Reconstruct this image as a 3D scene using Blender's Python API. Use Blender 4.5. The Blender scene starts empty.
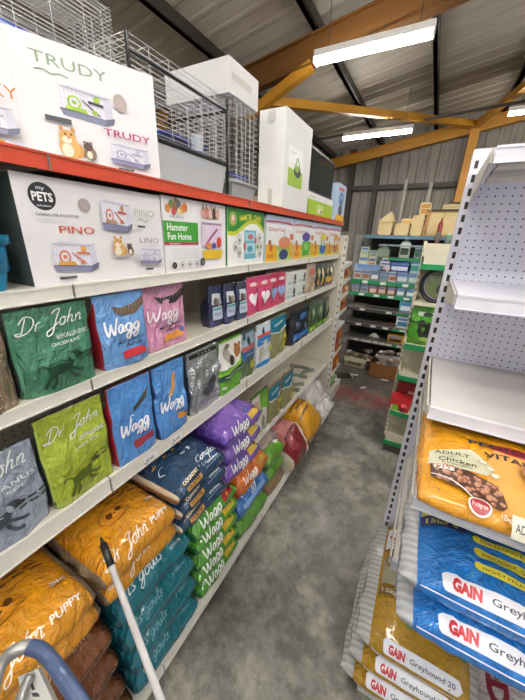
import bpy, bmesh, math, random
from mathutils import Vector, Matrix, noise
from mathutils.geometry import tessellate_polygon
PI=math.pi; R=math.radians
sc=bpy.context.scene; COL=sc.collection
H=2.12
rnd=random.Random(7)

# ------------------------------------------------------------------ materials
def lin(c):
    c/=255.0
    return c/12.92 if c<=.04045 else ((c+.055)/1.055)**2.4
def rgb(h):
    return (lin(int(h[0:2],16)),lin(int(h[2:4],16)),lin(int(h[4:6],16)),1)
MC={}
def M(h,rough=.5,metal=0.0,bump=0.0,bs=30.0,coat=0.0,kind=''):
    key=(h,rough,metal,bump,bs,coat,kind)
    if key in MC: return MC[key]
    m=bpy.data.materials.new('surface_'+h); m.use_nodes=True
    nt=m.node_tree; b=nt.nodes['Principled BSDF']
    b.inputs['Base Color'].default_value=rgb(h)
    b.inputs['Roughness'].default_value=rough; b.inputs['Metallic'].default_value=metal
    b.inputs['Coat Weight'].default_value=coat; b.inputs['Coat Roughness'].default_value=.12
    tc=nt.nodes.new('ShaderNodeTexCoord')
    # every surface carries a slight procedural variation
    nz=nt.nodes.new('ShaderNodeTexNoise'); nz.inputs['Scale'].default_value=bs; nz.inputs['Detail'].default_value=3
    nt.links.new(tc.outputs['Object'],nz.inputs['Vector'])
    mx=nt.nodes.new('ShaderNodeMix'); mx.data_type='RGBA'; mx.blend_type='MULTIPLY'
    mx.inputs[0].default_value=.10
    mx.inputs[6].default_value=rgb(h); nt.links.new(nz.outputs['Fac'],mx.inputs[7])
    nt.links.new(mx.outputs[2],b.inputs['Base Color'])
    if bump>0:
        bp=nt.nodes.new('ShaderNodeBump'); bp.inputs['Strength'].default_value=bump; bp.inputs['Distance'].default_value=.02
        if kind=='film':
            nz2=nt.nodes.new('ShaderNodeTexNoise'); nz2.inputs['Scale'].default_value=bs; nz2.inputs['Detail'].default_value=4
            nz2.inputs['Distortion'].default_value=1.8; nz2.inputs['Scale'].default_value=bs*.75; nz2.inputs['Detail'].default_value=4; nz2.inputs['Roughness'].default_value=.55; bp.inputs['Distance'].default_value=.032
            mp=nt.nodes.new('ShaderNodeMapping'); mp.inputs['Scale'].default_value=(1.0,1.0,.55)
            nt.links.new(tc.outputs['Object'],mp.inputs['Vector']); nt.links.new(mp.outputs[0],nz2.inputs['Vector'])
            nt.links.new(nz2.outputs['Fac'],bp.inputs['Height'])
        else:
            nt.links.new(nz.outputs['Fac'],bp.inputs['Height'])
        nt.links.new(bp.outputs[0],b.inputs['Normal'])
    MC[key]=m; return m
def film(h,rough=.28,bump=.55,bs=16): return M(h,max(.18,rough-.06),0,min(1,bump*1.7),bs*1.7,.8,'film')
def foil(h,bump=.9,bs=22): return M(h,.24,.75,1.0,bs*1.2,.3,'film')
def ink(h): return M(h,.4,0,0,30,.15)
def card(h): return M(h,.55)
def metal(h,r=.4,m=.0): return M(h,r,m)
def node_mat(name):
    m=bpy.data.materials.new(name); m.use_nodes=True
    return m,m.node_tree,m.node_tree.nodes['Principled BSDF']
def emis(h,s):
    m,nt,b=node_mat('lamp_glow'); b.inputs['Base Color'].default_value=rgb(h)
    b.inputs['Emission Color'].default_value=rgb(h); b.inputs['Emission Strength'].default_value=s
    return m
def stripes(h1,h2,scale,axis='Z',thr=.5,rough=.45,coat=.2):
    m,nt,b=node_mat('striped_'+h1)
    tc=nt.nodes.new('ShaderNodeTexCoord'); w=nt.nodes.new('ShaderNodeTexWave'); w.wave_type='BANDS'; w.bands_direction=axis
    w.inputs['Scale'].default_value=scale; w.inputs['Distortion'].default_value=.8; w.inputs['Detail'].default_value=1
    cr=nt.nodes.new('ShaderNodeValToRGB'); cr.color_ramp.elements[0].color=rgb(h1); cr.color_ramp.elements[1].color=rgb(h2)
    cr.color_ramp.elements[0].position=thr-.1; cr.color_ramp.elements[1].position=thr+.1
    nt.links.new(tc.outputs['Object'],w.inputs['Vector']); nt.links.new(w.outputs['Fac'],cr.inputs['Fac'])
    nt.links.new(cr.outputs['Color'],b.inputs['Base Color']); b.inputs['Roughness'].default_value=rough
    b.inputs['Coat Weight'].default_value=coat
    return m
def glass(h,a=.3,rough=.05):
    m,nt,b=node_mat('clear_'+h); b.inputs['Base Color'].default_value=rgb(h); b.inputs['Alpha'].default_value=a
    b.inputs['Roughness'].default_value=rough; return m

# ------------------------------------------------------------------ mesh builder
class MB:
    def __init__(s): s.v=[]; s.f=[]; s.mi=[]; s.sm=[]; s.mats=[]
    def idx(s,m):
        if m not in s.mats: s.mats.append(m)
        return s.mats.index(m)
    def add(s,vs,fs,m,smooth=False):
        o=len(s.v); s.v.extend(tuple(p) for p in vs); k=s.idx(m)
        for f in fs: s.f.append([i+o for i in f]); s.mi.append(k); s.sm.append(smooth)
        return s
    def box(s,a,b,m):
        x0,y0,z0=a; x1,y1,z1=b
        if x0>x1:x0,x1=x1,x0
        if y0>y1:y0,y1=y1,y0
        if z0>z1:z0,z1=z1,z0
        v=[(x0,y0,z0),(x1,y0,z0),(x1,y1,z0),(x0,y1,z0),(x0,y0,z1),(x1,y0,z1),(x1,y1,z1),(x0,y1,z1)]
        return s.add(v,[(0,3,2,1),(4,5,6,7),(0,1,5,4),(1,2,6,5),(2,3,7,6),(3,0,4,7)],m)
    def hexa(s,v,m): return s.add(v,[(0,3,2,1),(4,5,6,7),(0,1,5,4),(1,2,6,5),(2,3,7,6),(3,0,4,7)],m)
    def tube(s,pts,r,m,n=6,cap=True,smooth=True):
        pts=[Vector(p) for p in pts]; L=len(pts); vs=[]; fs=[]
        rr=r if isinstance(r,(list,tuple)) else [r]*L
        prev=None
        for i,p in enumerate(pts):
            if i==0: d=pts[1]-p
            elif i==L-1: d=p-pts[i-1]
            else: d=(pts[i+1]-pts[i-1])
            d.normalize()
            if prev is None:
                a=Vector((0,0,1)) if abs(d.z)<.9 else Vector((1,0,0))
                u=d.cross(a).normalized()
            else:
                u=(prev-d*prev.dot(d)).normalized()
            prev=u; w=d.cross(u)
            for k in range(n):
                t=2*PI*(k+.5)/n
                vs.append(p+(u*math.cos(t)+w*math.sin(t))*rr[i])
        for i in range(L-1):
            for k in range(n):
                a=i*n+k; b=i*n+(k+1)%n; fs.append((a,b,b+n,a+n))
        if cap: fs.append(tuple(range(n-1,-1,-1))); fs.append(tuple(range((L-1)*n,L*n)))
        return s.add(vs,fs,m,smooth and n>4)
    def cyl(s,c,r,h,m,n=20,r2=None):
        c=Vector(c); r2=r if r2 is None else r2; vs=[]
        for (z,q) in ((0,r),(h,r2)):
            for k in range(n):
                t=2*PI*k/n; vs.append((c.x+q*math.cos(t),c.y+q*math.sin(t),c.z+z))
        fs=[(k,(k+1)%n,(k+1)%n+n,k+n) for k in range(n)]
        s.add(vs,fs,m,True)
        return s.add(vs,[tuple(range(n-1,-1,-1)),tuple(range(n,2*n))],m)
    def build(s,name,parent=None,origin=None,loc=None,rot=None):
        off=Vector((0,0,0))
        if origin is not None: off=Vector(origin)
        elif parent is not None and 'org' in ORG.get(parent.name,{}): off=ORG[parent.name]['org']
        me=bpy.data.meshes.new(name)
        me.from_pydata([tuple(Vector(p)-off) for p in s.v],[],s.f)
        for m in s.mats: me.materials.append(m)
        me.polygons.foreach_set('material_index',s.mi); me.polygons.foreach_set('use_smooth',s.sm)
        me.update()
        o=bpy.data.objects.new(name,me); COL.objects.link(o)
        if parent is not None:
            o.parent=parent
            if parent.name in ORG: ORG[o.name]=ORG[parent.name]
        elif origin is not None: o.location=off; ORG[o.name]={'org':off}
        if loc is not None: o.location=loc
        if rot is not None: o.rotation_euler=rot
        return o
ORG={}
def tag(o,label,cat,group=None,kind=None):
    o['label']=label; o['category']=cat
    if group: o['group']=group
    if kind: o['kind']=kind
    return o
def root(name,loc,label,cat,group=None,rz=0,world=False,rot=None):
    o=bpy.data.objects.new(name,None); COL.objects.link(o); o.location=loc
    o.empty_display_size=.05
    o.rotation_euler=rot if rot else (0,0,rz)
    if world: ORG[o.name]={'org':Vector(loc)}
    return tag(o,label,cat,group)
def copy_tree(o,loc,rot=None,label=None,group=None):
    c=o.copy(); COL.objects.link(c); c.location=loc
    if rot is not None: c.rotation_euler=rot
    if label: c['label']=label
    if group: c['group']=group
    for ch in o.children:
        d=ch.copy(); COL.objects.link(d); d.parent=c
        for g in ch.children:
            e=g.copy(); COL.objects.link(e); e.parent=d
    return c

# ------------------------------------------------------------------ printing on surfaces
TC={}
def textmesh(s,bold):
    k=(s,bold)
    if k in TC: return TC[k]
    cu=bpy.data.curves.new('t','FONT'); cu.body=s; cu.size=1; cu.resolution_u=2; cu.offset=bold
    ob=bpy.data.objects.new('t',cu); COL.objects.link(ob)
    bpy.context.view_layer.update()
    me=bpy.data.meshes.new_from_object(ob.evaluated_get(bpy.context.evaluated_depsgraph_get()))
    vs=[(v.co.x,v.co.y) for v in me.vertices]; fs=[tuple(p.vertices) for p in me.polygons]
    bpy.data.objects.remove(ob); bpy.data.curves.remove(cu); bpy.data.meshes.remove(me)
    x0=min(v[0] for v in vs); x1=max(v[0] for v in vs); y1=max(v[1] for v in vs)
    TC[k]=([(v[0]-x0,v[1]) for v in vs],fs,x1-x0,y1); return TC[k]
def smoothline(pts,n=5):
    out=[]; P=[pts[0]]+list(pts)+[pts[-1]]
    for i in range(1,len(P)-2):
        a,b,c,d=P[i-1],P[i],P[i+1],P[i+2]
        for k in range(n):
            t=k/n
            out.append(tuple(.5*((2*b[j])+(-a[j]+c[j])*t+(2*a[j]-5*b[j]+4*c[j]-d[j])*t*t+(-a[j]+3*b[j]-3*c[j]+d[j])*t**3) for j in (0,1)))
    out.append(tuple(pts[-1])); return out
GLY={
'W':(1.75,[[(0,1.9),(.12,.9),(.35,.05),(.7,.9),(.8,1.4),(.95,.6),(1.15,.05),(1.5,1.0),(1.75,2.1)]]),
'a':(1.0,[[(.75,.9),(.4,1.0),(.05,.6),(.15,.08),(.5,.15),(.78,.9),(.78,.2),(1.0,.1)]]),
'g':(1.0,[[(.75,.9),(.4,1.0),(.05,.6),(.2,.1),(.6,.25),(.8,.95),(.75,-.4),(.4,-.95),(.05,-.6),(.5,-.1),(1.0,.3)]]),
'D':(1.7,[[(.6,1.9),(.45,.9),(.3,.1)],[(-.1,1.3),(.5,2.05),(1.4,1.7),(1.55,.9),(1.0,.15),(.1,.0),(-.3,.25),(.2,.3)]]),
'r':(.75,[[(0,.9),(.12,.6),(.1,.05)],[(.1,.5),(.3,.95),(.65,.95)]]),
'J':(1.35,[[(.3,1.7),(.8,2.1),(1.3,2.1),(1.0,.9),(.7,-.7),(.2,-1.0),(.1,-.5),(.8,.0),(1.35,.5)]]),
'o':(.95,[[(.5,1.0),(.1,.7),(.15,.1),(.55,.05),(.8,.5),(.5,1.0),(.95,.8)]]),
'h':(.95,[[(.3,2.0),(.15,1.0),(.05,.05)],[(.08,.5),(.4,1.0),(.65,.8),(.62,.1),(.95,.2)]]),
'n':(.95,[[(.05,1.0),(.08,.05)],[(.08,.5),(.4,1.0),(.65,.8),(.62,.1),(.95,.2)]]),
'm':(1.4,[[(.05,1.0),(.08,.05)],[(.08,.5),(.35,1.0),(.55,.8),(.55,.05)],[(.55,.5),(.85,1.0),(1.08,.8),(1.05,.1),(1.35,.25)]]),
'C':(1.5,[[(1.4,1.6),(1.1,2.05),(.4,1.6),(.1,.8),(.4,.05),(1.0,.1),(1.5,.5)]]),
'p':(1.0,[[(.2,1.0),(.1,0),(0,-.9)],[(.12,.5),(.4,1.0),(.8,.8),(.7,.2),(.3,.05),(.9,.2)]]),
'l':(.5,[[(.0,.4),(.4,1.5),(.3,2.0),(.12,1.5),(.1,.3),(.3,.05),(.5,.2)]]),
'e':(.85,[[(.1,.5),(.6,.7),(.45,1.0),(.1,.7),(.15,.1),(.5,.05),(.85,.35)]]),
't':(.6,[[(.3,1.7),(.2,.6),(.25,.05),(.55,.15)],[(0,1.15),(.55,1.25)]]),
'i':(.45,[[(.1,1.0),(.12,.1),(.4,.15)],[(.12,1.4),(.17,1.45)]]),
's':(.75,[[(.6,.95),(.2,.9),(.25,.6),(.55,.35),(.3,.05),(.0,.1)]]),
'u':(1.0,[[(.05,1.0),(.1,.2),(.4,.05),(.7,.9),(.72,.15),(1.0,.2)]]),
' ':(.6,[]),
}
class Print:
    """collects flat artwork in (u,v) metres, cuts it on a grid and lays it on a surface"""
    def __init__(s,mb,fn,step=.03,off=.0009,lay=.00045):
        s.mb=mb; s.fn=fn; s.step=step; s.off=off; s.lay=lay; s.k=0
    def put(s,vs,fs,m):
        bm=bmesh.new(); V=[bm.verts.new((x,y,0)) for x,y in vs]
        for f in fs:
            try: bm.faces.new([V[i] for i in f])
            except Exception: pass
        if s.step:
            xs=[v[0] for v in vs]; ys=[v[1] for v in vs]
            for ax,lo,hi in ((0,min(xs),max(xs)),(1,min(ys),max(ys))):
                k=math.floor(lo/s.step)+1
                while k*s.step<hi:
                    co=[0,0,0]; no=[0,0,0]; co[ax]=k*s.step; no[ax]=1
                    bmesh.ops.bisect_plane(bm,geom=bm.verts[:]+bm.edges[:]+bm.faces[:],plane_co=co,plane_no=no); k+=1
        bm.verts.index_update()
        off=s.off+s.k*s.lay
        P=[s.fn(v.co.x,v.co.y,off) for v in bm.verts]
        F=[[v.index for v in f.verts] for f in bm.faces]
        bm.free(); s.mb.add(P,F,m,True)
        return s
    def nxt(s): s.k+=1; return s
    def rect(s,u0,v0,u1,v1,m): s.put([(u0,v0),(u1,v0),(u1,v1),(u0,v1)],[(0,1,2,3)],m); return s.nxt()
    def poly(s,pts,m):
        t=tessellate_polygon([[Vector((x,y,0)) for x,y in pts]]); fs=[]
        for f in t:
            a,b,c=[pts[i] for i in f]
            cr=(b[0]-a[0])*(c[1]-a[1])-(b[1]-a[1])*(c[0]-a[0])
            fs.append(tuple(f) if cr>0 else tuple(reversed(f)))
        s.put(list(pts),fs,m); return s.nxt()
    def ell(s,cx,cy,rx,ry,m,ang=0,n=20):
        ca,sa=math.cos(ang),math.sin(ang)
        pts=[(cx+rx*math.cos(2*PI*k/n)*ca-ry*math.sin(2*PI*k/n)*sa,cy+rx*math.cos(2*PI*k/n)*sa+ry*math.sin(2*PI*k/n)*ca) for k in range(n)]
        s.put(pts,[tuple(range(n))],m); return s.nxt()
    def text(s,t,u,v,h,m,w=None,bold=0.0,shear=0.0,ang=0,center=False):
        vs,fs,tw,th=textmesh(t,bold); k=h/.7; kx=k if w is None else w/tw
        ca,sa=math.cos(ang),math.sin(ang); W=tw*kx
        out=[]
        for x,y in vs:
            X=x*kx+y*k*shear-(W/2 if center else 0); Y=y*k
            out.append((u+X*ca-Y*sa,v+X*sa+Y*ca))
        s.put(out,fs,m); return s.nxt()
    def line(s,pts,w,m,sm=True):
        if sm and len(pts)>2: pts=smoothline(pts)
        vs=[];fs=[]
        for i,p in enumerate(pts):
            a=pts[max(i-1,0)]; b=pts[min(i+1,len(pts)-1)]
            dx,dy=b[0]-a[0],b[1]-a[1]; L=math.hypot(dx,dy) or 1
            ww=w*(1 if 0<i<len(pts)-1 else .6)
            vs+= [(p[0]-dy/L*ww/2,p[1]+dx/L*ww/2),(p[0]+dy/L*ww/2,p[1]-dx/L*ww/2)]
        for i in range(len(pts)-1): fs.append((2*i,2*i+1,2*i+3,2*i+2))
        s.put(vs,fs,m); return s.nxt()
    def script(s,t,u,v,xh,m,w=.16,shear=.25,ang=0,width=None):
        tot=sum(GLY[c][0]+.08 for c in t); kx=xh if width is None else width/tot
        x=0; ca,sa=math.cos(ang),math.sin(ang); k0=s.k
        for c in t:
            a,st=GLY[c]
            for q in st:
                P=[]
                for (px,py) in q:
                    X=(x+px)*kx+py*xh*shear; Y=py*xh; P.append((u+X*ca-Y*sa,v+X*sa+Y*ca))
                s.line(P,w*xh,m); s.k=k0
            x+=a+.08
        return s.nxt()
    def dog(s,u,v,k,m,m2,flip=1):
        """running spaniel"""
        def p(x,y): return (u+x*k*flip,v+y*k)
        k0=s.k
        def e(*a): s.ell(*a)
        bx,by=p(.5,.55); s.ell(bx,by,.33*k,.17*k,m,.12*flip); s.k=k0
        bx,by=p(.92,.82); s.ell(bx,by,.15*k,.13*k,m); s.k=k0
        bx,by=p(1.06,.77); s.ell(bx,by,.1*k,.06*k,m); s.k=k0
        s.line([p(.72,.6),p(.82,.7),p(.9,.8)],.16*k,m); s.k=k0
        s.line([p(.25,.5),p(.15,.25),p(.05,.05)],.09*k,m); s.k=k0
        s.line([p(.3,.45),p(.32,.2),p(.2,.0)],.08*k,m); s.k=k0
        s.line([p(.72,.5),p(.95,.35),p(1.15,.3)],.08*k,m); s.k=k0
        s.line([p(.68,.48),p(.8,.2),p(1.0,.12)],.08*k,m); s.k=k0
        s.line([p(.22,.6),p(.05,.72),p(-.05,.62)],.05*k,m); s.nxt()
        bx,by=p(.84,.77); s.ell(bx,by,.06*k,.12*k,m2,.3); s.k-=1
        s.line([p(.3,.66),p(.5,.7),p(.7,.64)],.03*k,m2)
        return s
    def paws(s,u,v,k,m,rows=2,cols=3,ang=0):
        for r in range(rows):
            for c in range(cols):
                x=u+c*k*1.5*math.cos(ang)-r*k*.9*math.sin(ang); y=v+c*k*1.5*math.sin(ang)+r*k*.9*math.cos(ang)
                s.rect_r(x,y,k*1.1,k*.28,m,ang); s.k-=1
        return s.nxt()
    def rect_r(s,u,v,w,h,m,ang=0):
        ca,sa=math.cos(ang),math.sin(ang)
        s.put([(u+x*ca-y*sa,v+x*sa+y*ca) for x,y in ((0,0),(w,0),(w,h),(0,h))],[(0,1,2,3)],m); return s.nxt()
    def cage_pic(s,u,v,w,h,base,wire,acc):
        """a small printed picture of a rodent cage"""
        dk=ink('6f7086'); gl=ink('e9e7f0')
        s.poly([(u+w*.06,v+h*.08),(u+w*.80,v),(u+w*.97,v+h*.10),(u+w,v+h*.27),(u+w*.82,v+h*.17),(u,v+h*.27)],base)
        s.poly([(u+w*.80,v),(u+w*.97,v+h*.10),(u+w,v+h*.30),(u+w*.82,v+h*.19)],dk)
        s.poly([(u,v+h*.26),(u+w*.82,v+h*.17),(u+w,v+h*.28),(u+w*.2,v+h*.36)],dk)
        s.poly([(u+w*.02,v+h*.28),(u+w*.82,v+h*.20),(u+w*.82,v+h*.82),(u+w*.05,v+h*.88)],gl)
        s.poly([(u+w*.82,v+h*.20),(u+w*.97,v+h*.29),(u+w*.95,v+h*.86),(u+w*.82,v+h*.82)],ink('d5d3e0'))
        s.poly([(u+w*.05,v+h*.88),(u+w*.82,v+h*.82),(u+w*.95,v+h*.87),(u+w*.22,v+h*.95)],ink('cfcddb'))
        s.ell(u+.27*w,v+.5*h,.12*w,.2*h,acc[0]); s.ell(u+.27*w,v+.5*h,.085*w,.14*h,gl); s.ell(u+.27*w,v+.5*h,.04*w,.06*h,acc[0])
        s.poly([(u+w*.10,v+h*.27),(u+w*.5,v+h*.24),(u+w*.46,v+h*.36),(u+w*.14,v+h*.38)],acc[-1])
        s.line([(u+.42*w,v+.62*h),(u+.58*w,v+.42*h),(u+.72*w,v+.26*h)],.05*h,acc[1],False)
        s.poly([(u+w*.52,v+h*.58),(u+w*.80,v+h*.55),(u+w*.80,v+h*.62),(u+w*.52,v+h*.65)],acc[1]); s.ell(u+.68*w,v+.73*h,.06*w,.09*h,acc[-1]); s.ell(u+.62*w,v+.33*h,.05*w,.07*h,acc[0])
        for i in range(12):
            x=u+w*(.05+.068*i); s.line([(x,v+h*.25),(x,v+h*.86)],.0008,wire,False); s.k-=1
        s.nxt(); s.line([(u+w*.04,v+h*.56),(u+w*.82,v+h*.51)],.001,wire,False); s.line([(u+w*.05,v+h*.88),(u+w*.82,v+h*.82),(u+w*.95,v+h*.87)],.002,wire,False)
        return s
    def hamsters(s,u,v,k):
        c=ink('dcae66'); w=ink('f0e2cb'); g=ink('8a7468'); s.ell(u+.1*k,v+.02*k,.55*k,.08*k,ink('cfcac6')); s.ell(u+.2*k,v+.28*k,.3*k,.28*k,ink('cf9a50'))
        s.ell(u,v+.36*k,.36*k,.38*k,c); s.ell(u-.08*k,v+.26*k,.2*k,.24*k,w); s.ell(u-.04*k,v+.70*k,.29*k,.24*k,c); s.ell(u-.06*k,v+.60*k,.17*k,.12*k,w)
        s.ell(u-.22*k,v+.96*k,.07*k,.09*k,ink('c58a55')); s.k-=1; s.ell(u+.18*k,v+.98*k,.07*k,.09*k,ink('c58a55'))
        s.ell(u-.1*k,v+.8*k,.03*k,.035*k,ink('1a1512')); s.k-=1; s.ell(u+.1*k,v+.8*k,.03*k,.035*k,ink('1a1512')); s.k-=1
        s.ell(u,v+.68*k,.06*k,.04*k,ink('d98f86'))
        s.ell(u+.72*k,v+.25*k,.22*k,.26*k,g); s.ell(u+.66*k,v+.5*k,.17*k,.16*k,ink('5e4d46')); s.ell(u+.68*k,v+.2*k,.1*k,.14*k,w)
        s.ell(u+.54*k,v+.62*k,.05*k,.06*k,g); s.k-=1; s.ell(u+.78*k,v+.62*k,.05*k,.06*k,g)
        return s

# ------------------------------------------------------------------ product shapes
def crease(x,y,z,sd):
    a=max(0,1-abs(noise.noise(Vector((x*6+sd*1.7,y*6,z*4-sd))))*3.2)**3; b=max(0,1-abs(noise.noise(Vector((x*11-z*5,y*11+sd*2.1,z*9+sd))))*3.5)**3
    return a+.6*b
def nz(x,y,z,sd): return noise.noise(Vector((x+sd*3.17,y-sd*1.3,z+sd*.71)))
def carton(name,label,cat,loc,W,D,Hh,rz,art=None,col='e9e7e6',side=None,group=None,top=None,leanx=0,sideart=None):
    """box: front face is local y=-D/2, loc is the centre of its base"""
    mb=MB(); c=card(col); 
    b=.0025
    # softly bevelled shell
    x,y=W/2,D/2
    mb.box((-x,-y,0),(x,y,Hh),c)
    if top: mb.box((-x+.001,-y+.001,Hh-.001),(x-.001,y-.001,Hh+.0006),top)
    if side: 
        mb.box((-x-.0006,-y+.001,.001),(-x,y-.001,Hh-.001),side); mb.box((x,-y+.001,.001),(x+.0006,y-.001,Hh-.001),side)
    if art: art(Print(mb,lambda u,v,o:(u-x,-y-o,v),step=0,off=.0007,lay=.00025))
    if sideart: sideart(Print(mb,lambda u,v,o:(-x-o-.0006,y-u,v),step=0,off=.0007,lay=.00025))
    o=mb.build(name,loc=loc,rot=(leanx,0,rz))
    # tape seam and flap as a part of the carton
    t=MB(); t.box((-x+.002,-.02,Hh+.0004),(x-.002,.02,Hh+.0012),card('d6d2cb')); t.box((-x+.002,-.0012,Hh+.0010),(x-.002,.0012,Hh+.0018),card('8d8880'))
    t.build('tape_seam',parent=o)
    return tag(o,label,cat,group)

def pouch(name,label,cat,loc,W,Hh,D,rz,face,side,art=None,group=None,seed=0,amp=.006,seal=.07,top=None,topw=.98,sealcol=None,rot=None,gus=None):
    """standing bag with a pinched and sealed top"""
    n=6.0
    def prof(v):
        q=v/Hh; s0=1-seal
        if q<.1: return .86+1.4*q
        if q<.45: return 1.0
        if q<s0:
            t=(q-.45)/(s0-.45); return 1-(.93)*(t*t*(3-2*t))
        return .07
    def wid(v):
        q=v/Hh; return (W/2)*(.95+.05*min(1,q*5))*(1-(1-topw)*q)
    def disp(x,z):
        f=min(1,prof(z)*1.6)
        return (amp*nz(x*9,z*9,0,seed)+amp*.6*nz(x*22,z*16,3,seed)+amp*.38*crease(x,0,z,seed))*f*2
    def fwd(v): return (1-min(1,prof(v)))*D/2*.78
    def front(u,v,o):
        x=u-W/2; w=wid(v); t=max(-.995,min(.995,x/w)); e=(1-abs(t)**n)**(1/n)
        return (x,-(D/2*prof(v))*e-fwd(v)-disp(x,v)-o,v)
    mb=MB(); NT=84; NV=40; vs=[];fs=[]
    zs=[Hh*(i/NV) for i in range(NV+1)]
    for z in zs:
        w=wid(z); d=D/2*prof(z)
        for k in range(NT):
            th=2*PI*(k+.5)/NT; c,s_=math.cos(th),math.sin(th)
            X=math.copysign(abs(c)**(2/n),c); Y=math.copysign(abs(s_)**(2/n),s_)
            x=X*w; y=Y*d-fwd(z)
            if Y<0: y-=disp(x,z)
            else: y+=disp(x,z)*.5
            zz=z
            if z==zs[-1]: zz=z+.004*nz(x*30,0,0,seed)
            pass
            vs.append((x,y,zz))
    fF=[];fS=[];fT=[]
    sealrow=int(NV*(1-seal))
    for i in range(NV):
        for k in range(NT):
            a=i*NT+k; b=i*NT+(k+1)%NT; f=(a,b,b+NT,a+NT)
            th=2*PI*(k+1)/NT; X=abs(math.cos(th))**(2/n)
            if top is not None and i>=sealrow-1: fT.append(f)
            elif X>.965: fS.append(f)
            else: fF.append(f)
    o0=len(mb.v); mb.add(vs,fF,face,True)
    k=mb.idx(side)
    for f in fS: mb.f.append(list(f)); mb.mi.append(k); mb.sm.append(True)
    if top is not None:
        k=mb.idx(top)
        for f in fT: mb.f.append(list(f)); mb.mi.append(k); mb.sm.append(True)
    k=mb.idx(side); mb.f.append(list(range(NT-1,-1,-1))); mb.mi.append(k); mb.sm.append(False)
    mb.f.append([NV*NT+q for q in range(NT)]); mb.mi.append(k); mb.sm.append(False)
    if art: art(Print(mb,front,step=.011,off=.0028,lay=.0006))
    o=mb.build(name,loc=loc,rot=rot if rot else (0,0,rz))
    # crimped seal strip
    sm=MB(); vv=[];ff=[]; N=24
    for j,(zz,yy) in enumerate(((Hh*(1-seal*.75),1),(Hh*(1-seal*.2),1))):
        for q in range(N+1):
            u=W*(.03+.94*q/N); p=front(u,zz,.0022+.0008*(q%2)); vv.append(p)
    for q in range(N): ff.append((q,q+1,q+N+2,q+N+1))
    sm.add(vv,ff,sealcol or (top if top is not None else face)); sm.build('sealed_top',parent=o)
    return tag(o,label,cat,group)

def sack(name,label,cat,loc,W,L,T,rz,face,side,art=None,group=None,seed=0,amp=.007,tilt=0,rot=None,crown=.35,gname='side_gusset',gout=.014):
    """filled sack lying flat; front (towards local -y) is a rounded fold; loc = centre of base"""
    r=T/2*(1-crown*.5); zc=T/2*(1-crown*.5)
    arc=PI*r/2; flat=L-2*r
    peri=2*flat+4*arc
    def g(t): return (1-.55*abs(t)**7)
    def base(t,s,o=0.0):
        s=s%peri
        # s measured from front equator going up
        if s<arc or s>=peri-arc:
            a=(s if s<arc else s-peri)/r; y=-(L/2-r)-(r+o)*math.cos(a); z=(r+o)*math.sin(a)
        elif s<arc+flat:
            q=(s-arc)/flat; y=-(L/2-r)+flat*q; z=r+o
        elif s<arc*3+flat:
            a=(s-arc-flat)/r+PI/2; y=(L/2-r)-(r+o)*math.cos(a); z=(r+o)*math.sin(a)
        else:
            q=(s-3*arc-flat)/flat; y=(L/2-r)-flat*q; z=-r-o
        yy=y/(L/2)
        if z>0:
            cr=crown*T*(1-min(1,abs(t))**2.5)*max(0,1-abs(yy)**3)
            z=z*g(t)+cr*(z/(r+o+1e-9))
        x=t*W/2*(1-.025*abs(yy)**4)
        y*=1-.035*abs(t)**5
        d=amp*(nz(x*8,y*7+s*0,z*6,seed)*1.6+.7*nz(x*20,y*20,z*20,seed+2)+.55*crease(x,y,z,seed))
        if z>-.6*r: z+=d*max(0,min(1,(z+.6*r)/(r))); 
        if y<-(L/2-r): y-=d*.8
        return (x,y,z+zc)
    def front(u,s,o): 
        t=max(-1,min(1,u/(W/2)-1)); return base(t,s,o)
    mb=MB(); NTt=40; 
    S=[]
    for i in range(10): S.append(arc*i/10)
    for i in range(26): S.append(arc+flat*i/26)
    for i in range(10): S.append(arc+flat+2*arc*i/10)
    for i in range(8): S.append(3*arc+flat+flat*i/8)
    for i in range(8): S.append(peri-arc+arc*i/8)
    NS=len(S); vs=[]; 
    ts=[math.sin(PI/2*(-1+2*i/NTt)) for i in range(NTt+1)]
    for t in ts:
        for s_ in S: vs.append(base(t,s_))
    fs=[]
    for i in range(NTt):
        for k in range(NS):
            a=i*NS+k; b=i*NS+(k+1)%NS; fs.append((a,a+NS,b+NS,b))
    mb.add(vs,fs,face,True)
    if art: art(Print(mb,front,step=.011,off=.0026,lay=.0006))
    o=mb.build(name,loc=loc,rot=rot if rot else (tilt,0,rz))
    for sg in (-1,1):
        gb=MB(); ring=[vs[(0 if sg<0 else NTt)*NS+k] for k in range(NS)]; 
        inner=[(p[0]+sg*(gout+.010*nz(p[1]*14,p[2]*5,1,seed)),p[1]*.95,zc*.95+(p[2]-zc*.95)*.16) for p in ring]
        mid=[(p[0]+sg*(gout*.62+.008*nz(p[1]*15,0,p[2]*9,seed+5)),p[1]*.985,zc+(p[2]-zc)*.72) for p in ring]
        f=[]
        for lay in (0,1):
            for k in range(NS):
                a=lay*NS+k; b=lay*NS+(k+1)%NS
                f.append((a,b,b+NS,a+NS) if sg<0 else (a,a+NS,b+NS,b))
        gb.add(ring+mid+inner,f,side,True)
        gb.add(inner,[tuple(range(NS))],side,True)
        gb.build(gname,parent=o)
    return tag(o,label,cat,group)
RZ=PI/2   # things on the left run face the aisle (+x)

exec_order=[]

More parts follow.
